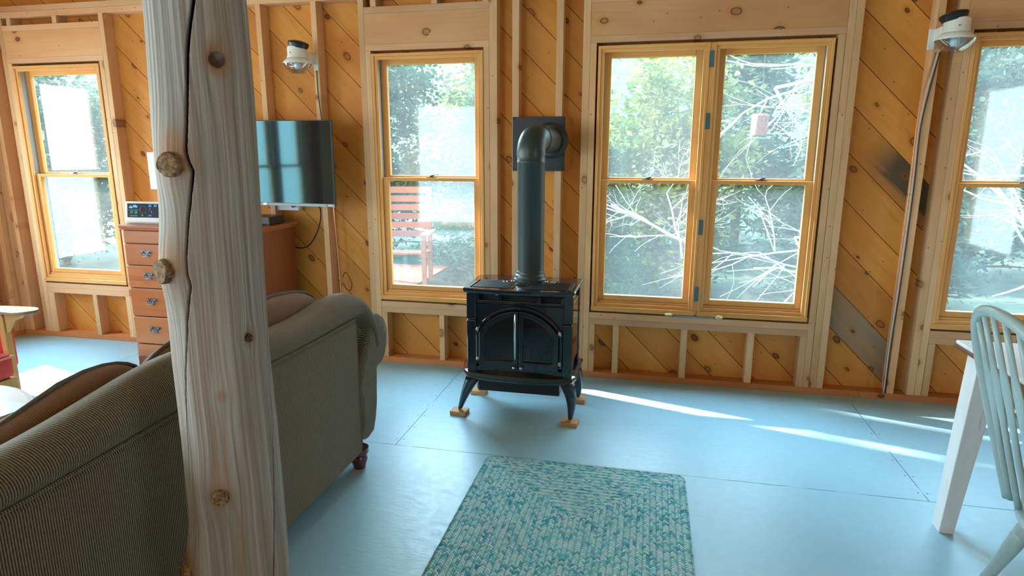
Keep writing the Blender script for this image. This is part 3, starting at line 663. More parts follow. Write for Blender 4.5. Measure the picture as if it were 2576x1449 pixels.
# curved ash lip, stepped moulding
b = MB()
lip = [(-0.322, -0.16), (-0.30, -0.192), (-0.2, -0.214), (-0.1, -0.226), (0.0, -0.230), (0.1, -0.226), (0.2, -0.212), (0.30, -0.188), (0.318, -0.15), (0.315, 0.19), (-0.315, 0.19)]
b.loft([[(x, y, z) for x, y in inset(lip, s)] for s, z in ((0.93, 0.228), (0.955, 0.236), (0.955, 0.242), (0.985, 0.248), (0.985, 0.254), (1.0, 0.260), (0.97, 0.268), (0.93, 0.272))])
b.build('ash_lip', 'enamel', ST)
b = MB(); b.box(-0.235, 0.222, -0.15, 0.12, 0.150, 0.232, 0.002); b.build('lower_pan', 'iron', ST)
b = MB(); b.box(0.08, 0.215, -0.1512, -0.1502, 0.155, 0.166); b.build('data_plate', 'plastic_dark', ST)
for (x, y, ox, oy) in ((-1, -1, -0.085, -0.01), (1, -1, 0.025, -0.02), (1, 1, 0.03, 0.02), (-1, 1, -0.06, 0.02)):
    hx, hy = x * 0.262, y * 0.150
    b = MB(); n = 9; rings = []
    for i in range(n):
        t = i / (n - 1); z = 0.240 - 0.215 * t
        cx = hx + ox * (t ** 1.6) + x * 0.012 * math.sin(PI * t) * 1.6; cy = hy + oy * t
        w = 0.036 * (1 - t) ** 1.1 + 0.0135; dd = 0.022 * (1 - t) + 0.013
        rings.append([(cx + w * math.cos(a) * (1 if abs(math.cos(a)) > .1 else 1), cy + dd * math.sin(a), z) for a in [PI / 4 + k * PI / 4 for k in range(8)]])
    b.loft(rings); b.build('leg', 'enamel', ST, smooth='auto', subsurf=1)
    fx, fy = -0.66 + hx + ox, 3.35 + hy + oy
    BL = empty('wood_block', (fx, fy, 0), random.uniform(-0.12, 0.12))
    bb = MB(); bb.box(-0.046, 0.046, -0.036, 0.036, 0, 0.025, 0.0015); o = bb.build('wood_block', 'blockwood'); o.location = (fx, fy, 0.0003); o.rotation_euler = (0, 0, random.uniform(-0.12, 0.12)); bpy.data.objects.remove(BL)
    nm = {(-1, -1): 'small pine block under the front left foot of the black stove', (1, -1): 'small pine block under the front right foot of the black stove',
          (1, 1): 'small pine block under the rear right foot of the black stove', (-1, 1): 'small pine block under the rear left foot of the black stove'}[(x, y)]
    tag(o, nm, 'wood block', 'pine blocks under the stove feet')
# flue
SP = empty('stove_pipe', (-0.648, 3.43, 0.748)); tag(SP, 'black stove pipe rising from the stove and elbowing into the wall', 'stove pipe')
b = MB(); b.lathe([(0.094, 0), (0.094, 0.012), (0.088, 0.018), (0.086, 0.034), (0.0795, 0.040), (0.0785, 0.055)], n=48); b.build('collar', 'pipe', SP, smooth='auto')
b = MB(); b.lathe([(0.0765, 0.036), (0.0765, 0.050), (0.0785, 0.052), (0.0785, 0.056), (0.0765, 0.058), (0.0765, 0.655), (0.0785, 0.658), (0.0785, 0.664), (0.0765, 0.667), (0.078, 0.700)], n=48)
b.build('vertical_pipe', 'pipe', SP, smooth='auto')
b = MB()
for z in (0.100, 0.655 - 0.02):
    for a in (-1.9, -1.2): b.box(-0.014, 0.014, -0.0005, 0.0012, -0.001, 0.001, mat=Matrix.Translation((0.0775 * math.cos(a), 0.0775 * math.sin(a), z)) @ Matrix.Rotation(a + PI / 2, 4, 'Z'))
build_each(b, 'seam_tab', 'iron', SP)
ezr = 0.074; zc0 = 0.700
pts = [(0, 0, zc0 - 0.005)]
for i in range(13):
    t = PI / 2 * i / 12; pts.append((0.018 * (i / 12) ** 2, ezr * (1 - math.cos(t)), zc0 + 0.012 + ezr * math.sin(t)))
pts += [(0.024, 0.48, zc0 + 0.012 + ezr)]
b = MB(); b.tube(pts, [0.079] * (len(pts) - 1) + [0.079], 40); b.build('elbow', 'pipe', SP, smooth='auto')
b = MB(); b.tube([(0, 0, zc0 - 0.004), (0, 0, zc0 + 0.006)], 0.0815, 40); b.tube([pts[-2], (Vector(pts[-2]) + Vector((0.0, 0.016, 0)))], 0.0820, 40); b.build('elbow_band', 'pipe', SP, smooth='auto')
WPX, WPZ = 0.648 - 0.701, 1.514 - 0.748
b = MB(); b.lathe([(0.112, 0), (0.112, 0.006), (0.100, 0.02), (0.09, 0.03), (0.09, 0.07)], (0.024, 0.518, pts[-1][2]), 48, Matrix.Rotation(PI / 2, 3, 'X')); b.build('wall_collar', 'pipe', SP, smooth='auto')
wp = MB(); wp.box(-0.053 - 0.166, -0.053 + 0.166, 0.520, 0.5262, WPZ - 0.166, WPZ + 0.166, 0.001)
wpo = wp.build('wall_plate', 'iron', SP)
b = MB()
for sx_ in (-1, 1):
    for sz in (-1, 1): b.lathe([(0, 0), (0.005, 0), (0.003, 0.003), (0, 0.003)], (-0.053 + sx_ * 0.155, 0.520, WPZ + sz * 0.155), 8, Matrix.Rotation(PI / 2, 3, 'X'))
build_each(b, 'screw', 'iron', wpo)

# ================================================================== log post
LR = empty('log_post', (-0.940, 1.200, 0)); tag(LR, 'bleached peeled log post with knots and a long crack beside the sofa', 'post')
nrm = Vector((-0.940, 1.200)).normalized(); tan = Vector((nrm.y, -nrm.x))
zz = [0, .2, .4, .5, .6, .7, .8, .9, 1.0, 1.1, 1.2, 1.3, 1.4, 1.5, 1.6, 1.7, 1.8, 2.2, 2.62]
cs = [-.014, -.012, -.0107, -.0093, -.007, -.0065, -.0052, -.0062, -.0076, -.0058, -.0027, 0, .0035, .0052, .007, .0088, .0096, .012, .014]
rd = [.118, .1135, .1095, .1082, .1058, .1053, .1038, .1025, .1018, .1013, .1003, .1002, .0997, .1003, .0996, .0973, .0956, .092, .088]
def itp(z, ys):
    for i in range(len(zz) - 1):
        if zz[i] <= z <= zz[i + 1]:
            t = (z - zz[i]) / (zz[i + 1] - zz[i]); return ys[i] * (1 - t) + ys[i + 1] * t
    return ys[-1]
crackA = [(2.62, 0.02), (1.9, 0.0), (1.738, -.049), (1.694, -.151), (1.642, -.241), (1.553, -.316), (1.453, -.38), (1.43, -.345), (1.414, -.29), (1.383, -.34), (1.31, -.475), (1.244, -.540), (1.203, -.54), (1.178, -.50), (1.109, -.641), (1.02, -.759), (.928, -.905), (.851, -1.008), (.7, -1.12)]
crackB = [(1.2, 1.45), (.887, 1.1), (.701, .893), (.455, .647), (0.2, 0.5), (0, .45)]
def crk(z, tab):
    if not (tab[-1][0] <= z <= tab[0][0]): return None
    for (z1, a1), (z0, a0) in zip(tab, tab[1:]):
        if z0 <= z <= z1:
            t = (z - z0) / (z1 - z0); return a0 * (1 - t) + a1 * t
KN = [(0.284, 1.631, 'hollow', .020), (-0.652, 1.426, 'stub', .030), (-1.003, 1.208, 'stub', .030), (0.594, 1.051, 'hollow', .011), (-0.291, 0.699, 'bump', .022), (-1.24, 0.494, 'stub', .026), (-0.1, 0.93, 'scar', .012)]
NA, NZ = 540, 420
me_v = []; att_c = []; att_k = []; att_f = []
def ang(a): return (a + PI) % (2 * PI) - PI
for j in range(NZ + 1):
    z = 2.62 * j / NZ; ca = crk(z, crackA); cb = crk(z, crackB); R = itp(z, rd); cen = Vector((-0.0, 0.0)) + tan * itp(z, cs)
    for i in range(NA):
        a = -PI + 2 * PI * i / NA
        r = R + 0.0028 * noise.noise(Vector((math.cos(a) * 2.2, math.sin(a) * 2.2, z * 1.6))) + 0.0009 * noise.noise(Vector((math.cos(a) * 22, math.sin(a) * 22, z * 1.2)))
        c_ = 0.0; kk = 0.0; fl = 0.0
        for cr, wd_, dp_ in ((ca, 0.0021, 0.022), (cb, 0.0011, 0.007)):
            if cr is not None:
                d_ = abs(ang(a - cr)) * R
                wloc = wd_ * (1.0 if cr is cb else min(1.0, 0.35 + max(0, (z - 0.75)) * 0.75))
                if d_ < wloc * 1.8:
                    q = max(0, 1 - (d_ / (wloc * 1.8)) ** 2); r -= dp_ * q; c_ = max(c_, min(1, q * 1.5))
        for ka, kz, typ, kr in KN:
            dx = ang(a - ka) * R; dz = z - kz; rr = math.hypot(dx, dz * (0.62 if dz > 0 else 0.8)) / kr
            if rr < 6:
                g = math.exp(-(rr / 1.9) ** 2)
                if typ == 'stub': r += 0.016 * g; kk = max(kk, math.exp(-(rr / 1.45) ** 4) * (1 if dz > -0.01 else 0.5))
                elif typ == 'bump': r += 0.009 * g; kk = max(kk, 0.8 * math.exp(-(rr / 1.1) ** 4))
                elif typ == 'hollow': r += 0.001 * g - 0.010 * math.exp(-(rr / 0.75) ** 2); kk = max(kk, math.exp(-(rr / 1.3) ** 4))
                else: r += 0.001 * g; kk = max(kk, 0.7 * math.exp(-(rr / 0.9) ** 4))
                s_ = 1 if dx > 0 else -1; fl += -s_ * 0.07 * math.exp(-(rr / 2.4) ** 2) * min(1, abs(dx) / (kr * 0.8))
        # long resin scar running between the two lowest front knots
        dxs = ang(a - (-0.16 + 0.10 * math.sin(z * 14))) * R
        if 0.42 < z < 0.92: kk = max(kk, 0.55 * math.exp(-((abs(dxs) - 0.010) / 0.0035) ** 2) * min(1, (z - .42) / .1, (.92 - z) / .1))
        p2 = cen + tan * (r * math.sin(a)) - nrm * (r * math.cos(a))
        me_v.append((p2.x, p2.y, z)); att_c.append(c_); att_k.append(kk); att_f.append(fl)
fc = [(j * NA + i, j * NA + (i + 1) % NA, (j + 1) * NA + (i + 1) % NA, (j + 1) * NA + i) for j in range(NZ) for i in range(NA)]
me = bpy.data.meshes.new('trunk'); me.from_pydata(me_v, [], fc); me.polygons.foreach_set('use_smooth', [True] * len(me.polygons))
for nm, dt in (('crack', att_c), ('knot', att_k), ('flow', att_f)):
    at = me.attributes.new(nm, 'FLOAT', 'POINT'); at.data.foreach_set('value', dt)
me.materials.append(M['log']); o = bpy.data.objects.new('trunk', me); COL.objects.link(o); o.parent = LR
for ka, kz, typ, kr in KN:
    if typ == 'scar': continue
    R = itp(kz, rd); cen = tan * itp(kz, cs); out = (tan * math.sin(ka) - nrm * math.cos(ka)); o3 = Vector((out.x, out.y, 0.06)).normalized()
    base = Vector((cen.x + out.x * R, cen.y + out.y * R, kz)); L = {'stub': 0.026, 'bump': 0.016, 'hollow': 0.001}[typ]; r0 = kr * {'stub': .86, 'bump': .85, 'hollow': .8}[typ]
    prof = [(r0 * 1.05, -0.03), (r0 * 1.02, L * .3), (r0 * 1.0, L * .85), (r0 * .90, L), (r0 * .5, L * 1.06), (0, L * (1.04 if typ != 'hollow' else 0.2))] if typ != 'hollow' else [(r0, -0.02), (r0 * .95, 0.001), (r0 * .6, 0.0), (0, -0.002)]
    rot = o3.to_track_quat('Z', 'Y').to_matrix(); b = MB(); b.lathe(prof, base, 28, rot)
    for v in b.bm.verts:
        d_ = noise.noise(v.co * 70) * kr * 0.11; v.co += (v.co - base).normalized() * d_
    b.build('knot', 'knotdark' if typ == 'hollow' else 'knot', LR, smooth='auto')

# ================================================================== camelback sofa seen from behind (its back faces +x)
SF = empty('camelback_sofa', (-1.25, 1.46, 0)); tag(SF, 'olive grey corduroy camelback sofa with its back to the room', 'sofa')
def crest(y):   # y relative to the middle
    t = abs(y)
    base = 0.888 * math.exp(-(t / 0.34) ** 2) + 0.818 * (1 - math.exp(-(t / 0.34) ** 2))
    return base + 0.032 * math.exp(-((t - 0.95) / 0.2) ** 2)
b = MB(); rings = []
for i in range(41):
    y = -0.996 + 1.992 * i / 40; zs = 0.735 + 0.012 * math.exp(-(y / .4) ** 2)
    rings.append([(0.0, y, 0.10), (0.0, y, 0.3), (0.002, y, zs - 0.02), (-0.006, y, zs), (-0.08, y, zs + .02), (-0.14, y, zs - .03), (-0.17, y, 0.42), (-0.17, y, 0.10)])
b.loft(rings); b.build('back_panel', 'cord', SF)
b = MB(); rings = []
path = [(y, crest(y)) for y in [-1.02 + 2.04 * i / 34 for i in range(35)]]
path = [(-y, z) for y, z in [(1.262, .50), (1.268, .56), (1.255, .64), (1.215, .72), (1.155, .79), (1.085, .832)]] + path + [(1.085, .832), (1.155, .79), (1.215, .72), (1.255, .64), (1.268, .56), (1.262, .50)]
for i, (y, zt) in enumerate(path):
    y0, z0 = path[max(i - 1, 0)]; y1, z1 = path[min(i + 1, len(path) - 1)]; L = math.hypot(y1 - y0, z1 - z0); ty, tz = (y1 - y0) / L, (z1 - z0) / L
    ny, nz = -tz, ty; endk = 1.0 if abs(y) < 1.06 else max(0.55, 1 - (0.832 - zt) * 1.1)
    h = (zt - 0.735 + 0.012) if abs(y) < 1.03 else 0.095 * endk; h = max(h, 0.05); rx = 0.088 * (0.75 + 0.25 * endk)
    ring = []
    for k in range(16):
        a = 2 * PI * k / 16; ox = -0.078 + rx * math.cos(a); on = -h / 2 - 0.006 + (h / 2 + 0.006) * math.sin(a)
        ring.append((ox, y + ny * on, zt + nz * on))
    rings.append(ring)
b.loft(rings); b.build('back_roll', 'cord', SF, smooth=True, subsurf=1)
b = MB()
ptsw = [(0.003, y, 0.735 + 0.012 * math.exp(-(y / .4) ** 2)) for y in [-0.99 + 1.98 * i / 30 for i in range(31)]]
b.tube(ptsw, 0.0045, 6); b.tube([(0.002, 0.996, 0.735), (0.002, 0.996, 0.12)], 0.003, 6); b.build('welt', 'cord', SF)
for s in (-1, 1):      # arms
    b = MB(); prof = [(0.99, 0.10), (1.190, 0.10), (1.194, 0.25), (1.192, 0.40), (1.215, 0.455), (1.275, 0.435), (1.335, 0.470), (1.372, 0.540), (1.372, 0.610), (1.335, 0.672), (1.270, 0.700), (1.205, 0.690), (1.15, 0.655), (1.11, 0.58), (1.05, 0.5), (0.99, 0.45)]
    rings = []
    for x, k in ((-0.004, 0.93), (-0.022, 1.0), (-0.10, 1.0), (-0.45, 0.995), (-0.82, 0.97), (-0.88, 0.93)):
        rings.append([(x, s * (1.19 + (y - 1.19) * k), z if z < .42 else .42 + (z - .42) * k) for y, z in prof])
    b.loft(rings); b.build('arm', 'cord', SF, smooth='auto', subsurf=1)
b = MB(); b.box(-0.90, -0.17, -0.99, 0.99, 0.10, 0.30, 0.02); b.build('seat_base', 'cord', SF)
for i in range(3):
    y0 = -0.985 + 0.657 * i; b = MB(); b.box(-0.92, -0.20, y0, y0 + 0.652, 0.302, 0.45, 0.04); b.build('seat_cushion', 'brown', SF, smooth='auto')
def soft_cushion(cx, cy, cz, hx, hy, hz, name, mat, parent, lean=0.0, lump=0.02, seed=0, crestf=None):
    b = MB(); nu, nv = 40, 20; rings = []
    for i in range(1, nv):
        v = -PI / 2 + PI * i / nv; ring = []
        for j in range(nu):
            u = 2 * PI * j / nu; p = 0.55
            sg = lambda w, e: math.copysign(abs(w) ** e, w)
            y = hy * sg(math.cos(v), 0.35) * sg(math.cos(u), p) ; z = hz * sg(math.cos(v), 0.35) * sg(math.sin(u), p); x = hx * sg(math.sin(v), 0.9)
            n_ = noise.noise(Vector((y * 5 + seed, z * 5, x * 5))) * lump
            if crestf and z > 0: z *= crestf(y / hy)
            ring.append((cx + x + n_ * math.copysign(1, x) - lean * (z + hz), cy + y, cz + z + n_ * .5))
        rings.append(ring)
    b.loft(rings); o = b.build(name, mat, parent, smooth=True, subsurf=1)
    seam = []
    for j in range(nu + 1):
        u = 2 * PI * j / nu; sg = lambda w, e: math.copysign(abs(w) ** e, w)
        y = hy * sg(math.cos(u), .55) * 1.012; z = hz * sg(math.sin(u), .55) * 1.012
        if crestf and z > 0: z *= crestf(y / hy)
        seam.append((cx - lean * (z + hz), cy + y, cz + z))
    b = MB(); b.tube(seam, 0.006, 8); b.build('piping', 'pipingm', o, smooth=True)
    return o
soft_cushion(-0.235, -0.40, 0.655, 0.07, 0.46, 0.215, 'back_cushion', 'brown', SF, -0.05, 0.02, 1, lambda t: 0.56 + 0.54 / (1 + math.exp(-(t - 0.1) * 5)))
soft_cushion(-0.235, 0.53, 0.655, 0.07, 0.53, 0.238, 'back_cushion', 'brown', SF, -0.05, 0.02, 5, lambda t: 0.95 + 0.06 * math.exp(-((t - 0.1) / .5) ** 2))
for x, y in ((-0.035, 1.08), (-0.80, 1.08), (-0.035, -1.10), (-0.80, -1.10)):
    b = MB(); b.lathe([(0.0, 0.0), (0.028, 0.0), (0.030, 0.012), (0.036, 0.030), (0.040, 0.048), (0.034, 0.062), (0.040, 0.068), (0.046, 0.080), (0.046, 0.102), (0, 0.102)], (x, y - 0.05, 0), 24); b.build('foot', 'sofafoot', SF, smooth='auto')
# ================================================================== dresser
DR = empty('chest_of_drawers', (-2.935, 3.72, 0)); tag(DR, 'reddish maple chest of drawers standing under the wall television', 'dresser')
b = MB(); b.box(-0.500, 0.500, -0.222, 0.222, 0.05, 0.955, 0.003); b.box(-0.505, 0.505, -0.226, 0.222, 0.0, 0.07, 0.004); b.build('carcass', 'cherryv', DR)
b = MB(); b.box(-0.524, 0.524, -0.242, 0.226, 0.967, 0.987, 0.006); b.box(-0.512, 0.512, -0.234, 0.224, 0.953, 0.967, 0.005); b.build('top', 'cherry', DR)
def pull(parent, x, z):
    b = MB(); pl = []
    for k in range(24):
        a = 2 * PI * k / 24; r = 0.021 + 0.008 * math.cos(3 * a - PI / 2) + 0.005 * abs(math.sin(4 * a)); pl.append((x + r * 1.5 * math.cos(a), z + r * math.sin(a)))
    b.prism(pl, 'y', -0.2455, -0.243)
    b.tube([(x - 0.026, -0.246, z + 0.006), (x - 0.026, -0.262, z + 0.002), (x - 0.018, -0.266, z - 0.014), (x, -0.267, z - 0.019), (x + 0.018, -0.266, z - 0.014), (x + 0.026, -0.262, z + 0.002), (x + 0.026, -0.246, z + 0.006)], 0.0034, 8)
    for s in (-1, 1): b.lathe([(0, 0), (0.006, 0.001), (0.007, 0.006), (0, 0.009)], (x + s * 0.026, -0.2455, z + 0.006), 10, Matrix.Rotation(PI / 2, 3, 'X'))
    b.build('pull', 'pewter', parent)
for z0, z1, hasp in ((0.868, 0.950, False), (0.722, 0.862, True), (0.566, 0.716, True), (0.368, 0.560, True), (0.172, 0.362, True), (0.075, 0.166, False)):
    b = MB(); b.box(-0.488, 0.488, -0.2425, -0.2225, z0, z1, 0.006); d = b.build('drawer', 'cherry', DR)
    if hasp:
        for x in (-0.318, 0.318): pull(d, x, (z0 + z1) / 2 + 0.012)

# ---- weather station on the dresser
WS = empty('weather_station', (-3.335, 3.58, 0.9875), 0.05); tag(WS, 'white weather station with a colour display on the dresser', 'weather station')
tl = Matrix.Rotation(-0.14, 4, 'X')
b = MB(); b.box(-0.14, 0.14, -0.012, 0.014, 0.004, 0.148, 0.008, tl); b.build('housing', 'white_plastic', WS)
b = MB(); b.box(-0.12, 0.12, -0.004, 0.05, 0.0, 0.010, 0.002); b.build('base', 'white_plastic', WS)
b = MB(); b.box(-0.119, 0.119, -0.0135, -0.011, 0.040, 0.134, 0.0, tl); sc_ = b.build('display', 'lcd', WS)
def lcdshape(fn, mat, nm):
    b = MB(); fn(b); b.bm.verts.index_update(); build_each(b, nm, mat, sc_)
def seg(b, x0, x1, z0, z1): b.box(x0, x1, -0.0147, -0.0138, z0, z1, 0, tl)
def cloud(b):
    for cx, cz, r in ((-0.098, 0.108, .007), (-0.090, 0.110, .008), (-0.082, 0.107, .006), (-0.066, 0.116, .009), (-0.056, 0.115, .009), (-0.047, 0.112, .006)):
        b.lathe([(0, 0), (r, 0), (r, .0008), (0, .0008)], tl @ Vector((cx, -0.0138, cz)), 12, tl.to_3x3() @ Matrix.Rotation(PI / 2, 3, 'X'))
lcdshape(cloud, 'lcd_blue', 'cloud_icon')
def dial(b):
    b.tube([tl @ Vector((0.002 + .024 * math.cos(t), -0.0142, .092 + .024 * math.sin(t))) for t in [2 * PI * k / 24 for k in range(25)]], 0.0012, 5)
lcdshape(dial, 'lcd_orange', 'dial_ring')
DIG = {0: 'abcdef', 1: 'bc', 2: 'abged', 3: 'abgcd', 4: 'fgbc', 5: 'afgcd', 6: 'afgedc', 7: 'abc', 8: 'abcdefg', 9: 'abcdfg'}
def digit(b, n, x, z, h):
    w = h * .5; t = h * .13
    S = {'a': (x, x + w, z + h - t, z + h), 'g': (x, x + w, z + h / 2 - t / 2, z + h / 2 + t / 2), 'd': (x, x + w, z, z + t), 'f': (x, x + t, z + h / 2, z + h), 'b': (x + w - t, x + w, z + h / 2, z + h), 'e': (x, x + t, z, z + h / 2), 'c': (x + w - t, x + w, z, z + h / 2)}
    for c in DIG[n]: seg(b, *S[c])
def digs(L):
    def f(b):
        for n, x, z, h in L: digit(b, n, x, z, h)
    return f
lcdshape(digs([(6, .045, .112, .016), (5, .056, .112, .016), (1, .048, .088, .014), (7, .060, .070, .014), (5, .045, .048, .012), (4, .056, .048, .012), (8, .085, .112, .016), (2, .097, .112, .016)]), 'lcd_blue', 'right_digits')
lcdshape(digs([(5, -.095, .066, .016), (4, -.085, .066, .016), (6, -.062, .066, .016), (8, -.052, .066, .016), (5, -.012, .050, .010), (8, -.004, .050, .010)]), 'lcd_green', 'left_digits')
lcdshape(lambda b: [seg(b, -.105, -.035, .088, .090), seg(b, -.100, -.040, .050, .053)], 'lcd_green', 'divider_bar')
# ---- black player box and small white box on the dresser
PB = MB(); PB.box(-0.15, 0.15, -0.09, 0.09, 0.004, 0.055, 0.003); pb = PB.build('casing', 'plastic_dark'); PBR = empty('media_player', (-2.60, 3.76, 0.9875)); pb.parent = PBR
tag(PBR, 'low black media player box on the dresser under the television', 'media player')
b = MB(); b.lathe([(0, 0), (0.013, 0), (0.012, 0.014), (0, 0.015)], (0.07, -0.09, 0.024), 18, Matrix.Rotation(PI / 2, 3, 'X')); b.build('dial_knob', 'copper', PBR)
b = MB()
for x in (-.13, .13):
    for y in (-.07, .07): b.box(x - .01, x + .01, y - .01, y + .01, 0, .004)
b.build('foot', 'plastic_dark', PBR)
OB = MB(); OB.box(-0.085, 0.085, 0, 0.05, -0.045, 0.045, 0.003); ob = OB.build('outlet_box', 'white_plastic'); ob.location = (-2.50, 3.98, 1.105); tag(ob, 'pale utility box with a dark plug on the boards under the television', 'outlet')
b = MB(); b.lathe([(0, 0), (0.013, 0), (0.013, .02), (0, .022)], (0.05, 0, -0.01), 14, Matrix.Rotation(PI / 2, 3, 'X')); b.build('plug', 'plastic_dark', ob)
WP_ = MB(); WP_.box(-3.655, -3.43, 4.020, SH - 0.0005, 1.19, 1.462, 0.003); wpn = WP_.build('breaker_panel', 'white_plastic'); tag(wpn, 'plain white panel on the boards above the weather station', 'panel')

# ================================================================== television on a wall arm
TV = empty('television', (-2.515, 3.76, 1.39)); tag(TV, 'flat screen television on a wall arm above the dresser', 'television'); TV.rotation_euler = (0, 0.006, 0)
hw, hh = 0.505, 0.275
b = MB(); b.box(-hw, hw, -0.012, 0.016, -hh, hh, 0.003); b.box(-hw * .8, hw * .8, 0.016, 0.05, -hh * .85, hh * .3, 0.01); b.build('casing', 'tv_black', TV)
b = MB(); b.box(-hw + .006, hw - .006, -0.0135, -0.0118, -hh + .019, hh - .005); b.build('screen', 'screen', TV)
b = MB(); b.box(-hw, hw, -0.0165, -0.0125, -hh - 0.001, -hh + .0175, 0.0015); b.build('lower_bezel', 'track', TV)
b = MB(); b.box(-0.012, 0.012, -0.019, -0.0168, -hh + .003, -hh + .015); b.build('emblem', 'silver', TV)
b = MB(); b.box(0.462, 0.488, -0.0175, -0.0168, -hh + .006, -hh + .011); b.build('small_marking', 'white_plastic', TV)
b = MB(); b.lathe([(0, 0), (0.008, 0), (0.009, .004), (0, .005)], (0.445, -0.0165, -hh + .004), 14, Matrix.Rotation(PI / 2, 3, 'X')); b.build('sensor_knob', 'pewter', TV)
b = MB(); b.box(-0.03, 0.03, 0.05, 0.19, -0.03, 0.03, 0.004); b.box(-0.11, 0.11, 0.186, 0.196, -0.11, 0.11, 0.002); b.build('wall_arm', 'iron', TV)
def cable(name, pts, r, mat, label, cat='cable', group=None, n=8):
    # smooth the path
    P = [Vector(p) for p in pts]; out = []
    for i in range(len(P) - 1):
        p0, p1, p2, p3 = P[max(i - 1, 0)], P[i], P[i + 1], P[min(i + 2, len(P) - 1)]
        for k in range(6):
            t = k / 6; out.append(0.5 * ((2 * p1) + (-p0 + p2) * t + (2 * p0 - 5 * p1 + 4 * p2 - p3) * t * t + (-p0 + 3 * p1 - 3 * p2 + p3) * t ** 3))
    out.append(P[-1]); b = MB(); b.tube(out, r, n); o = b.build(name, mat, smooth=True); tag(o, label, cat, group); return o
cable('power_cord', [(-2.20, 3.80, 1.13), (-2.205, 3.90, 1.09), (-2.225, 3.93, 1.00), (-2.27, 3.94, 0.90), (-2.345, 3.955, 0.815), (-2.43, 3.975, 0.795), (-2.47, 4.00, 0.80)], 0.0045, 'cable_black', 'black power cord looping from the television down to the dresser')
cable('copper_tube', [(-2.131, 3.95, 1.62), (-2.131, 3.952, 1.20), (-2.125, 3.952, 0.95), (-2.112, 3.952, 0.60), (-2.105, 3.955, 0.05)], 0.006, 'copper', 'thin copper coloured gas line running down beside the television', 'pipe')
cable('wire_loop', [(-2.10, 3.97, 0.60), (-2.075, 3.96, 0.635), (-2.045, 3.96, 0.60), (-2.028, 3.96, 0.55), (-2.045, 3.96, 0.505), (-2.08, 3.965, 0.52), (-2.10, 3.97, 0.56)], 0.0035, 'tablebrown', 'small brown wire loop hanging low beside the copper coloured line')
cable('lamp_wire', [(-2.195, 3.95, 2.00), (-2.195, 3.949, 1.86), (-2.186, 3.949, 1.74), (-2.175, 3.949, 1.62), (-2.175, 3.949, 1.45)], 0.0032, 'cable_black', 'thin dark wire dropping from the wall lamp behind the television')
for i, (mt, r, dx, lb) in enumerate((('white_cable', .0045, 0.0, 'thick white cable running down the stud from the wall lamp to the floor'), ('copper', .0035, -0.012, 'thin copper coloured line running beside the thick white cable'), ('cable_black', .003, 0.009, 'thin black cable running down beside the thick white cable'))):
    cable('wall_cable', [(1.474 + dx, 3.945, 1.99), (1.447 + dx * 1.3, 3.944, 1.81), (1.430 + dx, 3.946, 1.60), (1.438 + dx, 3.95, 1.25), (1.437 + dx, 3.951, 0.72), (1.430 + dx, 3.95, 0.37), (1.431 + dx, 3.948, 0.045)], r, mt, lb, 'cable', 'cables on the corner stud')

# ================================================================== wall lamps
def wall_lamp(x, z, tiltx, label, side):
    root = empty('wall_lamp', (x, 3.83, z)); tag(root, label, 'wall lamp', 'white gas style wall lamps')
    b = MB(); b.lathe([(0.0, 0.078), (0.054, 0.078), (0.060, 0.072), (0.060, 0.022), (0.064, 0.014), (0.064, 0.006), (0.0, 0.004)], n=40); body = b.build('lamp_body', 'white_metal', root, smooth='auto')
    b = MB(); b.lathe([(0, 0), (0.003, 0), (0.003, .004), (0, .004)], (-0.012, -0.060, 0.034), 8, Matrix.Rotation(PI / 2, 3, 'X')); b.build('screw', 'latch', body)
    b = MB(); b.lathe([(0.0, 0.070), (0.056, 0.070), (0.061, 0.082), (0.066, 0.094), (0.062, 0.104), (0.040, 0.113), (0.018, 0.116), (0.0, 0.117)], n=40, mat=Matrix.Rotation(tiltx, 3, 'Y')); b.build('black_cap', 'black_metal', root, smooth='auto')
    b = MB(); b.lathe([(0.060, 0.006), (0.070, 0.000), (0.083, -0.012), (0.091, -0.024), (0.092, -0.028), (0.089, -0.028), (0.080, -0.014), (0.058, 0.003)], n=44); b.build('reflector_rim', 'frost', root, smooth='auto')
    b = MB(); b.lathe([(0.091, -0.0285), (0.088, -0.038), (0.074, -0.056), (0.056, -0.074), (0.044, -0.082), (0.040, -0.086), (0.0, -0.087)], n=44); b.build('glass_shade', 'lampglass', root, smooth='auto')
    b = MB(); b.lathe([(0.0, 0.003), (0.014, 0.003), (0.014, -0.018), (0.020, -0.024), (0.021, -0.050), (0.014, -0.060), (0.0, -0.062)], n=20); b.build('mantle', 'frost', root, smooth='auto')
    b = MB(); b.box(-0.004, 0.012, -0.004, 0.012, 0.0, 0.0); b.bm.clear()
    b.box(side * 0.065 - 0.017, side * 0.065 + 0.017, 0.114, 0.126, -0.055, 0.052, 0.003); b.box(min(0, side * 0.06), max(0, side * 0.06) + 0.006, 0.03, 0.118, -0.02, 0.048, 0.006)
    b.build('wall_bracket', 'white_metal', root)
wall_lamp(-2.26, 2.045, 0.16, 'white wall lamp with black cap and clear glass above the television', 1)
wall_lamp(1.500, 2.060, -0.22, 'white wall lamp with black cap and clear glass above the long bundle of cables', -1)

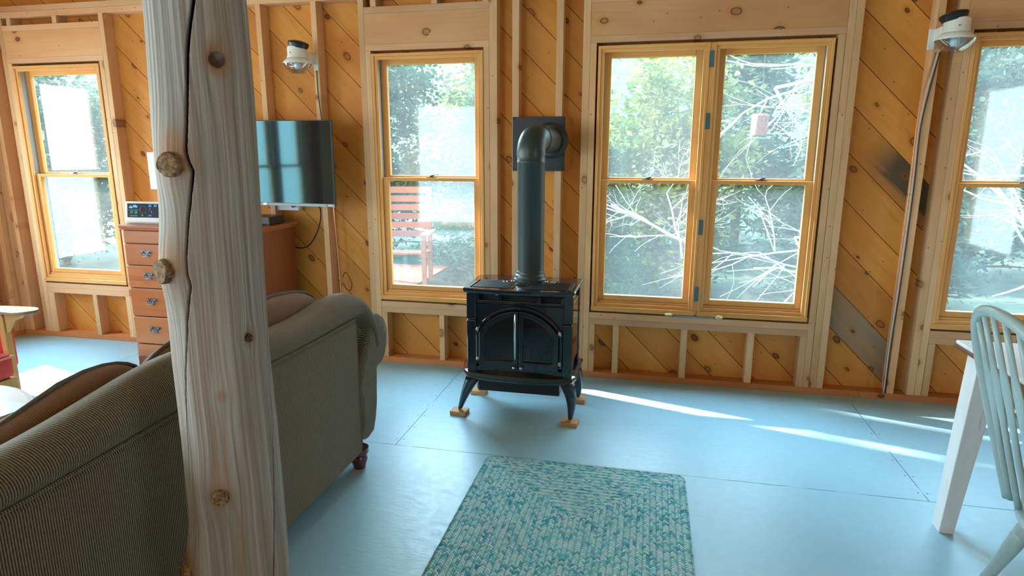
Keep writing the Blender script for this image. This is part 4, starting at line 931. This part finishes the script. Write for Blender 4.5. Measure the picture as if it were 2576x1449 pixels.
# ---- spacer bar with foam under the large window
SB_ = MB(); SB_.box(0.175, 0.425, D - 0.012, D + 0.03, 0.4455, 0.457, 0.001); o = SB_.build('spacer_bar', 'shim'); tag(o, 'grey blue spacer strip wedged under the large window', 'spacer')
for x, lb in ((0.148, 'yellow foam blob at the left end of the grey spacer strip'), (0.452, 'yellow foam blob at the right end of the grey spacer strip')):
    b = MB(); b.lathe([(0, -0.012), (0.016, -0.010), (0.024, 0.0), (0.018, 0.010), (0, 0.012)], (0, 0, 0), 18)
    for v in b.bm.verts: v.co.x *= 1.3; v.co += v.co.normalized() * noise.noise(v.co * 90 + Vector((x * 9, 0, 0))) * 0.008 if v.co.length > 0 else Vector()
    o = b.build('foam_blob', 'foam', smooth=True, subsurf=1); o.location = (x, D - 0.004, 0.4595); tag(o, lb, 'foam', 'foam blobs under the large window')

# ================================================================== white table, right edge
TB = empty('dining_table', (1.60, 1.90, 0)); tag(TB, 'white distressed dining table with worn brown edge beside the windsor chair', 'table')
tx0, tx1, ty0, ty1 = 1.178 - 1.6, 2.15 - 1.6, 1.15 - 1.9, 2.630 - 1.9
b = MB(); b.box(tx0 + .002, tx1 - .002, ty0 + .002, ty1 - .002, 0.738, 0.752, 0.003); tt = b.build('tabletop', 'tablewhite', TB)
b = MB(); b.box(tx0, tx1, ty0, ty1, 0.722, 0.7375, 0.003); b.build('top_edge', 'tablebrown', tt)
for sx_, sy in ((-1, 1), (1, 1), (-1, -1), (1, -1)):
    cx = tx0 + 0.02 if sx_ < 0 else tx1 - 0.02; cy = ty1 - 0.065 if sy > 0 else ty0 + 0.065
    w = 0.052 if sx_ < 0 else -0.052; d = -0.068 if sy > 0 else 0.068; W = w * 1.62; Dd = d * 1.3
    bx = cx; by = cy
    bx = cx - 0.032 if sx_ < 0 else cx + 0.032; bot = [(bx, by, 0.0), (bx + w, by, 0.0), (bx + w, by + d, 0.0), (bx, by + d, 0.0)]; bx = cx; topq = [(bx, by, .7215), (bx + W, by, .7215), (bx + W, by + Dd, .7215), (bx, by + Dd, .7215)]
    b = MB(); b.hull(bot, topq); b.build('leg', 'tablewhite', TB, bevel=0.003)
b = MB(); ax = tx0 + 0.036
b.box(ax, ax + 0.02, ty0 + .16, ty1 - .156, 0.628, 0.7215).box(tx1 - .056, tx1 - .036, ty0 + .16, ty1 - .156, 0.628, 0.7215).box(tx0 + .11, tx1 - .11, ty1 - .1, ty1 - .08, 0.628, 0.7215).box(tx0 + .11, tx1 - .11, ty0 + .08, ty0 + .1, 0.628, 0.7215)
b.build('apron', 'tablebrown', TB)
b = MB(); b.box(ax - 0.006, ax + 0.022, ty0 + .16, ty1 - .156, 0.618, 0.6278); b.build('apron_bead', 'tablewhite', TB)

# ================================================================== windsor chair tucked to the table, its back toward -x
CH = empty('windsor_chair', (1.265, 1.80, 0)); tag(CH, 'blue grey painted windsor chair with arrow shaped spindles at the table', 'chair')
b = MB(); n = 48; rings = []
def seat_r(a):
    x = math.cos(a); y = math.sin(a); return (0.215 * x * (1.0 if x < 0 else 0.98), 0.215 * math.copysign(abs(y) ** 0.85, y))
for k, z in ((0.90, 0.425), (0.985, 0.436), (1.0, 0.446), (0.992, 0.455), (0.95, 0.460), (0.6, 0.452), (0.2, 0.450)):
    rings.append([(seat_r(2 * PI * i / n)[0] * k, seat_r(2 * PI * i / n)[1] * k, z) for i in range(n)])
b.loft(rings); b.build('seat', 'chairgrey', CH, smooth='auto')
# bow: from seat up, balloon outline, leaning back
def bow_pt(t):   # t 0..1 around
    a = PI * t; y = math.cos(a)
    s_ = math.sin(a)
    z = 0.452 + 0.578 * (s_ ** 0.62)
    yy = 0.205 * math.copysign(abs(y) ** 0.55, y) if 0 else None
    return z
outl = [(0.165, .452), (0.170, .52), (0.178, .60), (0.187, .69), (0.195, .78), (0.196, .86), (0.188, .925), (0.160, .985), (0.115, 1.022), (0.06, 1.040), (0.0, 1.046)]
outl = outl + [(-y, z) for y, z in outl[-2::-1]]
def lean(z, y): return -0.175 - 0.175 * (z - 0.452) / 0.594 + 0.02 * (1 - (y / .2) ** 2) * -1
b = MB(); P = [Vector((lean(z, y) + (0.0), y, z)) for y, z in outl]
sm = []
for i in range(len(P) - 1):
    p0, p1, p2, p3 = P[max(i - 1, 0)], P[i], P[i + 1], P[min(i + 2, len(P) - 1)]
    for k in range(4):
        t = k / 4; sm.append(0.5 * ((2 * p1) + (-p0 + p2) * t + (2 * p0 - 5 * p1 + 4 * p2 - p3) * t * t + (-p0 + 3 * p1 - 3 * p2 + p3) * t ** 3))
sm.append(P[-1]); b.tube(sm, 0.0155, 12); b.build('back_bow', 'chairgrey', CH, smooth=True)
def top_z(y):
    best = 1.04
    for (y0, z0), (y1, z1) in zip(outl, outl[1:]):
        if z0 > .9 and min(y0, y1) <= y <= max(y0, y1): best = z0 + (z1 - z0) * ((y - y0) / (y1 - y0) if y1 != y0 else 0)
    return best
for i in range(6):
    q = (i - 2.5) / 2.5; yb, yt = q * 0.150, q * 0.140; zt = top_z(yt)
    b = MB(); rings = []
    for t, w, d in ((0, .0085, .0085), (.12, .009, .009), (.30, .0095, .0085), (.40, .0135, .007), (.52, .0190, .006), (.62, .0240, .006), (.68, .0225, .006), (.74, .011, .0075), (.78, .009, .008), (1, .0075, .0075)):
        y = yb + (yt - yb) * t; z = .452 + (zt - .452) * t; x = lean(z, y)
        rings.append([(x + d * math.cos(2 * PI * k / 12), y + w * math.sin(2 * PI * k / 12), z) for k in range(12)])
    b.loft(rings); b.build('spindle', 'chairgrey', CH, smooth=True)
for sx_, sy in ((-1, 1), (-1, -1), (1, 1), (1, -1)):
    b = MB(); a = Vector((sx_ * 0.125, sy * 0.115, 0.437)); c = Vector((sx_ * 0.245, sy * 0.205, 0.0)); ax_ = c - a; L = ax_.length
    prof = [(0.017, 0), (0.018, .03), (0.0225, .05), (0.021, .055), (0.0235, .06), (0.024, .085), (0.0215, .09), (0.024, .096), (0.0225, .14), (0.019, .20), (0.0155, .27), (0.0175, .275), (0.0145, .28), (0.018, .30), (0.018, .32), (0.014, .34), (0.0135, .37), (0.011, L)]
    b.lathe(prof, a, 20, ax_.to_track_quat('Z', 'Y').to_matrix()); b.build('leg', 'chairgrey', CH, smooth='auto')
def at_leg(sx_, sy, z):
    t = (0.437 - z) / 0.437; return Vector((sx_ * (0.125 + 0.12 * t), sy * (0.115 + 0.09 * t), z))
for p, q in ((at_leg(-1, 1, .19), at_leg(-1, -1, .19)), (at_leg(-1, 1, .165), at_leg(1, 1, .165)), (at_leg(-1, -1, .165), at_leg(1, -1, .165))):
    d = q - p; L = d.length; b = MB(); prof = [(0.009, 0), (0.010, L * .12), (0.012, L * .25), (0.016, L * .32), (0.011, L * .35), (0.016, L * .38), (0.011, L * .41), (0.017, L * .45), (0.018, L * .5), (0.017, L * .55), (0.011, L * .59), (0.016, L * .62), (0.011, L * .65), (0.016, L * .68), (0.012, L * .75), (0.009, L)]
    b.lathe(prof, p, 16, d.to_track_quat('Z', 'Y').to_matrix()); b.build('stretcher', 'chairgrey', CH, smooth='auto')

# ================================================================== red cushioned wooden armchair, left edge
AC = empty('armchair', (-4.10, 2.55, 0)); tag(AC, 'pine armchair with red cushions and paddle arm beyond the coffee table', 'armchair')
b = MB(); b.box(-0.40, 0.462, -0.26, 0.26, 0.04, 0.15, 0.006); b.build('seat_rail', 'chairwood', AC)
b = MB(); b.box(-0.40, 0.47, -0.25, 0.25, 0.152, 0.300, 0.03); b.build('seat_cushion', 'red', AC, smooth='auto')
b = MB(); b.box(-0.38, 0.473, -0.252, 0.252, 0.272, 0.284, 0.004); b.build('cushion_piping', 'pink', AC)
b = MB(); b.box(-0.43, -0.28, -0.25, 0.25, 0.31, 0.80, 0.05, Matrix.Rotation(-0.15, 4, 'Y')); b.build('back_cushion', 'red', AC, smooth='auto')
b = MB(); b.box(0.05, 0.31, 0.342, 0.41, 0.15, 0.45, 0.03); b.build('side_cushion', 'red', AC, smooth='auto')
for s in (-1, 1):
    y = s * 0.315
    b = MB(); b.box(0.335, 0.375, y - 0.02, y + 0.02, 0.0, 0.525, 0.003); b.build('front_post', 'chairwood', AC)
    b = MB(); b.box(-0.44, -0.40, y - 0.02, y + 0.02, 0.0, 0.75, 0.003); b.build('rear_post', 'chairwood', AC)
    b = MB(); pl = []
    for k in range(16):
        a = -PI / 2 + PI * k / 15; pl.append((0.50 + 0.075 * math.cos(a) * 1.3, y + 0.072 * math.sin(a)))
    pl += [(0.25, y + 0.05), (-0.44, y + 0.04), (-0.44, y - 0.04), (0.25, y - 0.05)]
    b.prism(pl, 'z', 0.527, 0.549); b.build('armrest', 'armwood', AC, bevel=0.006)
    b = MB(); b.prism([(0.377, 0.526), (0.52, 0.526), (0.49, 0.495), (0.43, 0.475), (0.40, 0.43), (0.377, 0.40)], 'y', y - 0.012, y + 0.012); b.build('arm_bracket', 'chairwood', AC, bevel=0.002)
    b = MB(); b.box(-0.40, 0.335, y - 0.012, y + 0.012, 0.08, 0.16, 0.003); b.build('side_rail', 'chairwood', AC)

# ================================================================== coffee table with magazines
CT = empty('coffee_table', (-2.86, 1.50, 0)); tag(CT, 'low oval beige coffee table between sofa and red armchair', 'coffee table')
M['beige'] = plain('beige_table_top', (0.50, 0.42, 0.36), 0.5)
b = MB(); b.lathe([(0.0, 0.400), (0.96, 0.400), (1.0, 0.408), (1.0, 0.416), (0.97, 0.422), (0, 0.422)], n=64)
for v in b.bm.verts: v.co.x *= 0.56; v.co.y *= 0.62
b.build('tabletop', 'beige', CT)
for x, y in ((-.28, -.32), (.28, -.32), (-.28, .32), (.28, .32)):
    b = MB(); b.box(x - .02, x + .02, y - .02, y + .02, 0, .3998, .003); b.build('leg', 'chairwood', CT)
b = MB(); b.box(-.3, .3, -.34, -.32, .33, .3995); b.box(-.3, .3, .32, .34, .33, .3995); b.build('apron', 'chairwood', CT)
for i, (mt, z0, h, w, d, rz, lb) in enumerate((('chairwood', 0.4225, 0.006, .36, .26, -.30, 'thin yellow folder at the bottom of the stack on the coffee table'), ('book_paper', 0.429, 0.007, .34, .25, -.22, 'brown edged notebook in the middle of the coffee table stack'), ('book_blue', 0.4365, 0.009, .33, .25, -.12, 'pale blue magazine on top of the coffee table stack'))):
    bk = empty('magazine', (-2.60, 1.80, z0), rz); tag(bk, lb, 'magazine', 'stack on the coffee table')
    b = MB(); b.box(-w / 2, w / 2, -d / 2, d / 2, 0.001, h - .001); b.build('pages', 'book_paper', bk)
    b = MB(); b.box(-w / 2 - .002, w / 2 + .002, -d / 2 - .002, d / 2 + .002, h - .001, h); b.box(-w / 2 - .002, w / 2 + .002, -d / 2 - .002, d / 2 + .002, 0, .001); b.build('cover', mt, bk)

# ================================================================== outdoors
gr = MB(); g_n = 40
vs = [[gr.bm.verts.new((-26 + 46 * i / g_n, 4.3 + 30 * j / g_n, -0.75 + 0.04 * (30 * j / g_n) + 0.62 * max(0, 30 * j / g_n - 9.5) + 0.12 * noise.noise(Vector((i * .4, j * .4, 0))))) for j in range(g_n + 1)] for i in range(g_n + 1)]
for i in range(g_n):
    for j in range(g_n): gr.bm.faces.new((vs[i][j], vs[i + 1][j], vs[i + 1][j + 1], vs[i][j + 1]))
o = gr.build('yard_ground', 'grass', smooth=True); tag(o, 'grassy yard outside the windows', 'ground', kind='structure')
def crown_mesh(name, seed, n, mat, conifer, leaf):
    rnd = random.Random(seed); vs_, fs_ = [], []
    clumps = []
    for _ in range(120):
        if conifer:
            h = rnd.random() ** 0.8; r = (1 - h) * 0.95 + 0.08; a = rnd.uniform(0, 2 * PI); q = r * math.sqrt(rnd.uniform(0.15, 1)); clumps.append((q * math.cos(a), q * math.sin(a), h * 3.2 - 0.15 * q, 0.22))
        else:
            u = Vector((rnd.gauss(0, 1), rnd.gauss(0, 1), rnd.gauss(0, 1))).normalized() * rnd.uniform(0.45, 1.0); clumps.append((u.x, u.y, 1.5 + u.z * 1.45, 0.24))
    for _ in range(n):
        cx, cy, cz, cr = rnd.choice(clumps); c = Vector((cx + rnd.gauss(0, cr * .6), cy + rnd.gauss(0, cr * .6), cz + rnd.gauss(0, cr * (.25 if conifer else .5))))
        d = Vector((rnd.gauss(0, 1), rnd.gauss(0, 1), rnd.gauss(0, .5))).normalized(); e = d.cross(Vector((rnd.gauss(0, 1), rnd.gauss(0, 1), rnd.gauss(0, 1)))).normalized()
        L = leaf * rnd.uniform(.6, 1.4); W = L * (.22 if conifer else .6); k = len(vs_)
        vs_ += [c - d * L, c + e * W, c + d * L, c - e * W]; fs_.append((k, k + 1, k + 2, k + 3))
    me = bpy.data.meshes.new(name); me.from_pydata([tuple(v) for v in vs_], [], fs_); me.materials.append(M[mat]); return me
CR = [crown_mesh('crown', 1, 16000, 'leaf1', True, .055), crown_mesh('crown', 2, 15000, 'leaf2', False, .036), crown_mesh('crown', 3, 16000, 'leaf3', True, .06), crown_mesh('crown', 4, 15000, 'leaf3', False, .036)]
def trunk_mesh(seed):
    rnd = random.Random(seed); b = MB(); b.tube([(0, 0, -0.9), (0.02, 0, 0), (0.0, 0.03, 1.2), (0.02, 0, 2.6)], [.075, .06, .045, .015], 8)
    for _ in range(16):
        z = rnd.uniform(.1, 2.3); a = rnd.uniform(0, 2 * PI); L = (1 - z / 3.4) * .9; b.tube([(0, 0, z), (L * .5 * math.cos(a), L * .5 * math.sin(a), z + .05), (L * math.cos(a), L * math.sin(a), z + rnd.uniform(-.1, .25))], [.018, .012, .004], 5)
    bmesh.ops.recalc_face_normals(b.bm, faces=b.bm.faces); me = bpy.data.meshes.new('trunk'); b.bm.to_mesh(me); b.bm.free(); me.materials.append(M['bark']); return me
TRM = [trunk_mesh(1), trunk_mesh(2)]
KIND = ['dark green spruce', 'yellow green leafy tree', 'grey green fir', 'pale leafy shrub tree']
spots = [(-13.9, 10.8, 1.3, 2, 'nearest the corner behind the red armchair'), (-10.6, 9.4, 1.15, 3, 'nearest outside the window by the dresser'), (-8.2, 11.6, 1.4, 0, 'beyond the window by the dresser'),
         (-5.2, 11.2, 1.3, 3, 'behind the red brown deck chair'), (-2.4, 10.2, 1.15, 2, 'nearest outside the window between television and stove'), (-2.9, 13.6, 1.5, 1, 'farthest beyond the window between television and stove'),
         (0.1, 9.3, 1.05, 1, 'yellowest one outside the double window'), (1.6, 12.3, 1.5, 0, 'tallest one beyond the double window'), (-0.6, 7.3, 0.62, 0, 'smallest one close outside the double window'),
         (2.7, 9.0, 1.15, 2, 'behind the bird feeder and dead limbs'), (5.0, 11.2, 1.3, 3, 'behind the bleached dead tree nearest the windsor chair'), (7.4, 9.0, 1.2, 2, 'outside the window behind the windsor chair'), (-11.6, 14.2, 1.6, 0, 'farthest beyond the window by the dresser'), (4.9, 14.4, 1.5, 1, 'farthest one beyond the windsor chair')]
for i, (x, y, s, k, where) in enumerate(spots):
    gz = -0.75 + 0.04 * (y - 4.3); r = empty('tree', (x, y, gz - 0.05), i * 1.3)
    tag(r, '%s in the yard, %s' % (KIND[k], where), 'tree', 'trees in the yard')
    c = bpy.data.objects.new('crown', CR[k]); COL.objects.link(c); c.parent = r; c.scale = (s * 1.15, s * 1.15, s * 1.12)
    t = bpy.data.objects.new('trunk', TRM[i % 2]); COL.objects.link(t); t.parent = r; t.scale = (s, s, s * 1.1)
# bleached dead limbs
def dead_tree(name, base, dirs, seed, label, depth=5, L0=0.9, r0=0.035):
    rnd = random.Random(seed); b = MB()
    def grow(p, d, L, r, dep):
        pts = [p]; dd = d.copy(); n = 4
        for k in range(n):
            dd = (dd + Vector((rnd.gauss(0, .16), rnd.gauss(0, .12), rnd.gauss(0, .13)))).normalized(); pts.append(pts[-1] + dd * L / n)
        b.tube(pts, [r * (1 - .12 * k) for k in range(n + 1)], 5 if dep < 3 else 6)
        if dep <= 0: return
        for k in range(1, n + 1):
            for _ in range(2 if dep < 4 else 1):
                if rnd.random() < .8:
                    nd = (dd + Vector((rnd.gauss(0, .8), rnd.gauss(0, .35), rnd.gauss(0, .5) - .1))).normalized(); grow(pts[k], nd, L * rnd.uniform(.45, .72), r * .5, dep - 1 - (1 if rnd.random() < .35 else 0))
    for p, d, L, r in dirs: grow(Vector(p), Vector(d).normalized(), L, r, depth)
    o = b.build(name, 'bark_white', smooth=True); o.location = base; tag(o, label, 'branches', 'bleached dead limbs in the yard'); return o
dead_tree('dead_tree', (2.05, 6.7, -0.65), [((0, 0, 0), (-.02, 0, 1), 1.5, .022), ((0, 0, .8), (-.9, .1, .05), 1.0, .016), ((0, 0, 1.2), (-1, 0, .15), 1.1, .016)], 5, 'bleached dead tree below the hanging bird feeder', 2)
dead_tree('dead_branch', (1.0, 5.9, 1.0), [((1.5, 0.2, 1.30), (-1, 0, -.28), 1.5, .030), ((1.4, .3, .55), (-1, .1, .05), 1.3, .010)], 11, 'long pale bare limb hanging above the bird feeder', 2)
dead_tree('dead_branch', (0.35, 6.6, 0.2), [((0.1, 0, .35), (-1, 0, .42), .95, .020), ((0.0, 0, .2), (-.3, 0, 1), .7, .012)], 21, 'pale bare branch low beside the smallest spruce', 3)
dead_tree('dead_tree', (4.0, 7.2, -0.6), [((0, 0, 0), (.02, 0, 1), 2.3, .07), ((0, 0, 1.5), (-.9, -.1, .0), 1.0, .014), ((0, 0, 1.9), (-.9, 0, -.2), 1.0, .014)], 31, 'bleached dead tree outside the window behind the windsor chair', 2)
# tall bare-stemmed pine whose crown shades the upper sashes
TPN = empty('tall_pine', (-7.6, 6.1, -0.75)); tag(TPN, 'tall pine with a high crown standing outside the wall by the dresser', 'tree')
c = bpy.data.objects.new('crown', CR[2]); COL.objects.link(c); c.parent = TPN; c.location = (0, 0, 6.2); c.scale = (1.7, 1.5, 1.5)
b = MB(); b.tube([(0, 0, -.1), (.05, .02, 3), (0, 0, 6.2), (0, 0, 10)], [.16, .14, .10, .03], 12); b.build('trunk', 'bark', TPN, smooth=True)
# hanging seed feeder
FD = empty('bird_feeder', (0.99 * 0.85, 5.55, 1.60)); tag(FD, 'round brown seed feeder hanging outside the large window', 'bird feeder')
b = MB(); b.lathe([(0, 0.0), (0.062, 0.0), (0.066, 0.01), (0.066, 0.16), (0.05, 0.178), (0, 0.180)], n=26)
for v in b.bm.verts: v.co += Vector((v.co.x, v.co.y, 0)) * noise.noise(v.co * 60) * .18
b.build('seed_cylinder', 'seed', FD)
b = MB(); b.lathe([(0, -.022), (0.085, -.022), (0.09, -.016), (0.085, -.012), (0, -.012)], n=26); b.build('tray', 'green_wire', FD)
b = MB(); b.tube([(0, 0, -.02), (0, 0, 1.4)], .002, 6); b.build('hanger_wire', 'cable_black', FD)
# deck and outdoor seat seen through the middle window
DK = MB(); DK.box(-5.6, -3.1, 7.2, 9.4, -0.34, -0.30); o = DK.build('deck', 'yard_wood'); tag(o, 'low wooden deck outside seen through the middle window', 'deck')
RF = empty('deck_chair', (-3.30, 8.0, -0.30), 0.2); tag(RF, 'red brown slatted deck chair outside the middle window', 'chair')
for i in range(6):
    b = MB(); z = .62 + i * .12; b.box(-.36, .36, .20 + i * .03, .225 + i * .03, z, z + .085); b.build('back_slat', 'yard_wood', RF)
for i in range(5):
    b = MB(); y = -.35 + i * .11; b.box(-.36, .36, y, y + .09, .45 + i * -.01, .475 + i * -.01); b.build('seat_slat', 'yard_wood', RF)
for x, y, h in ((-.34, -.34, .70), (.34, -.34, .70), (-.34, .22, 1.28), (.34, .22, 1.28)):
    b = MB(); b.box(x - .03, x + .03, y - .03, y + .03, 0, h); b.build('leg', 'yard_wood', RF)
for x in (-.37, .37):
    b = MB(); b.box(x - .06, x + .06, -.42, .25, .70, .725); b.build('armrest', 'yard_wood', RF)
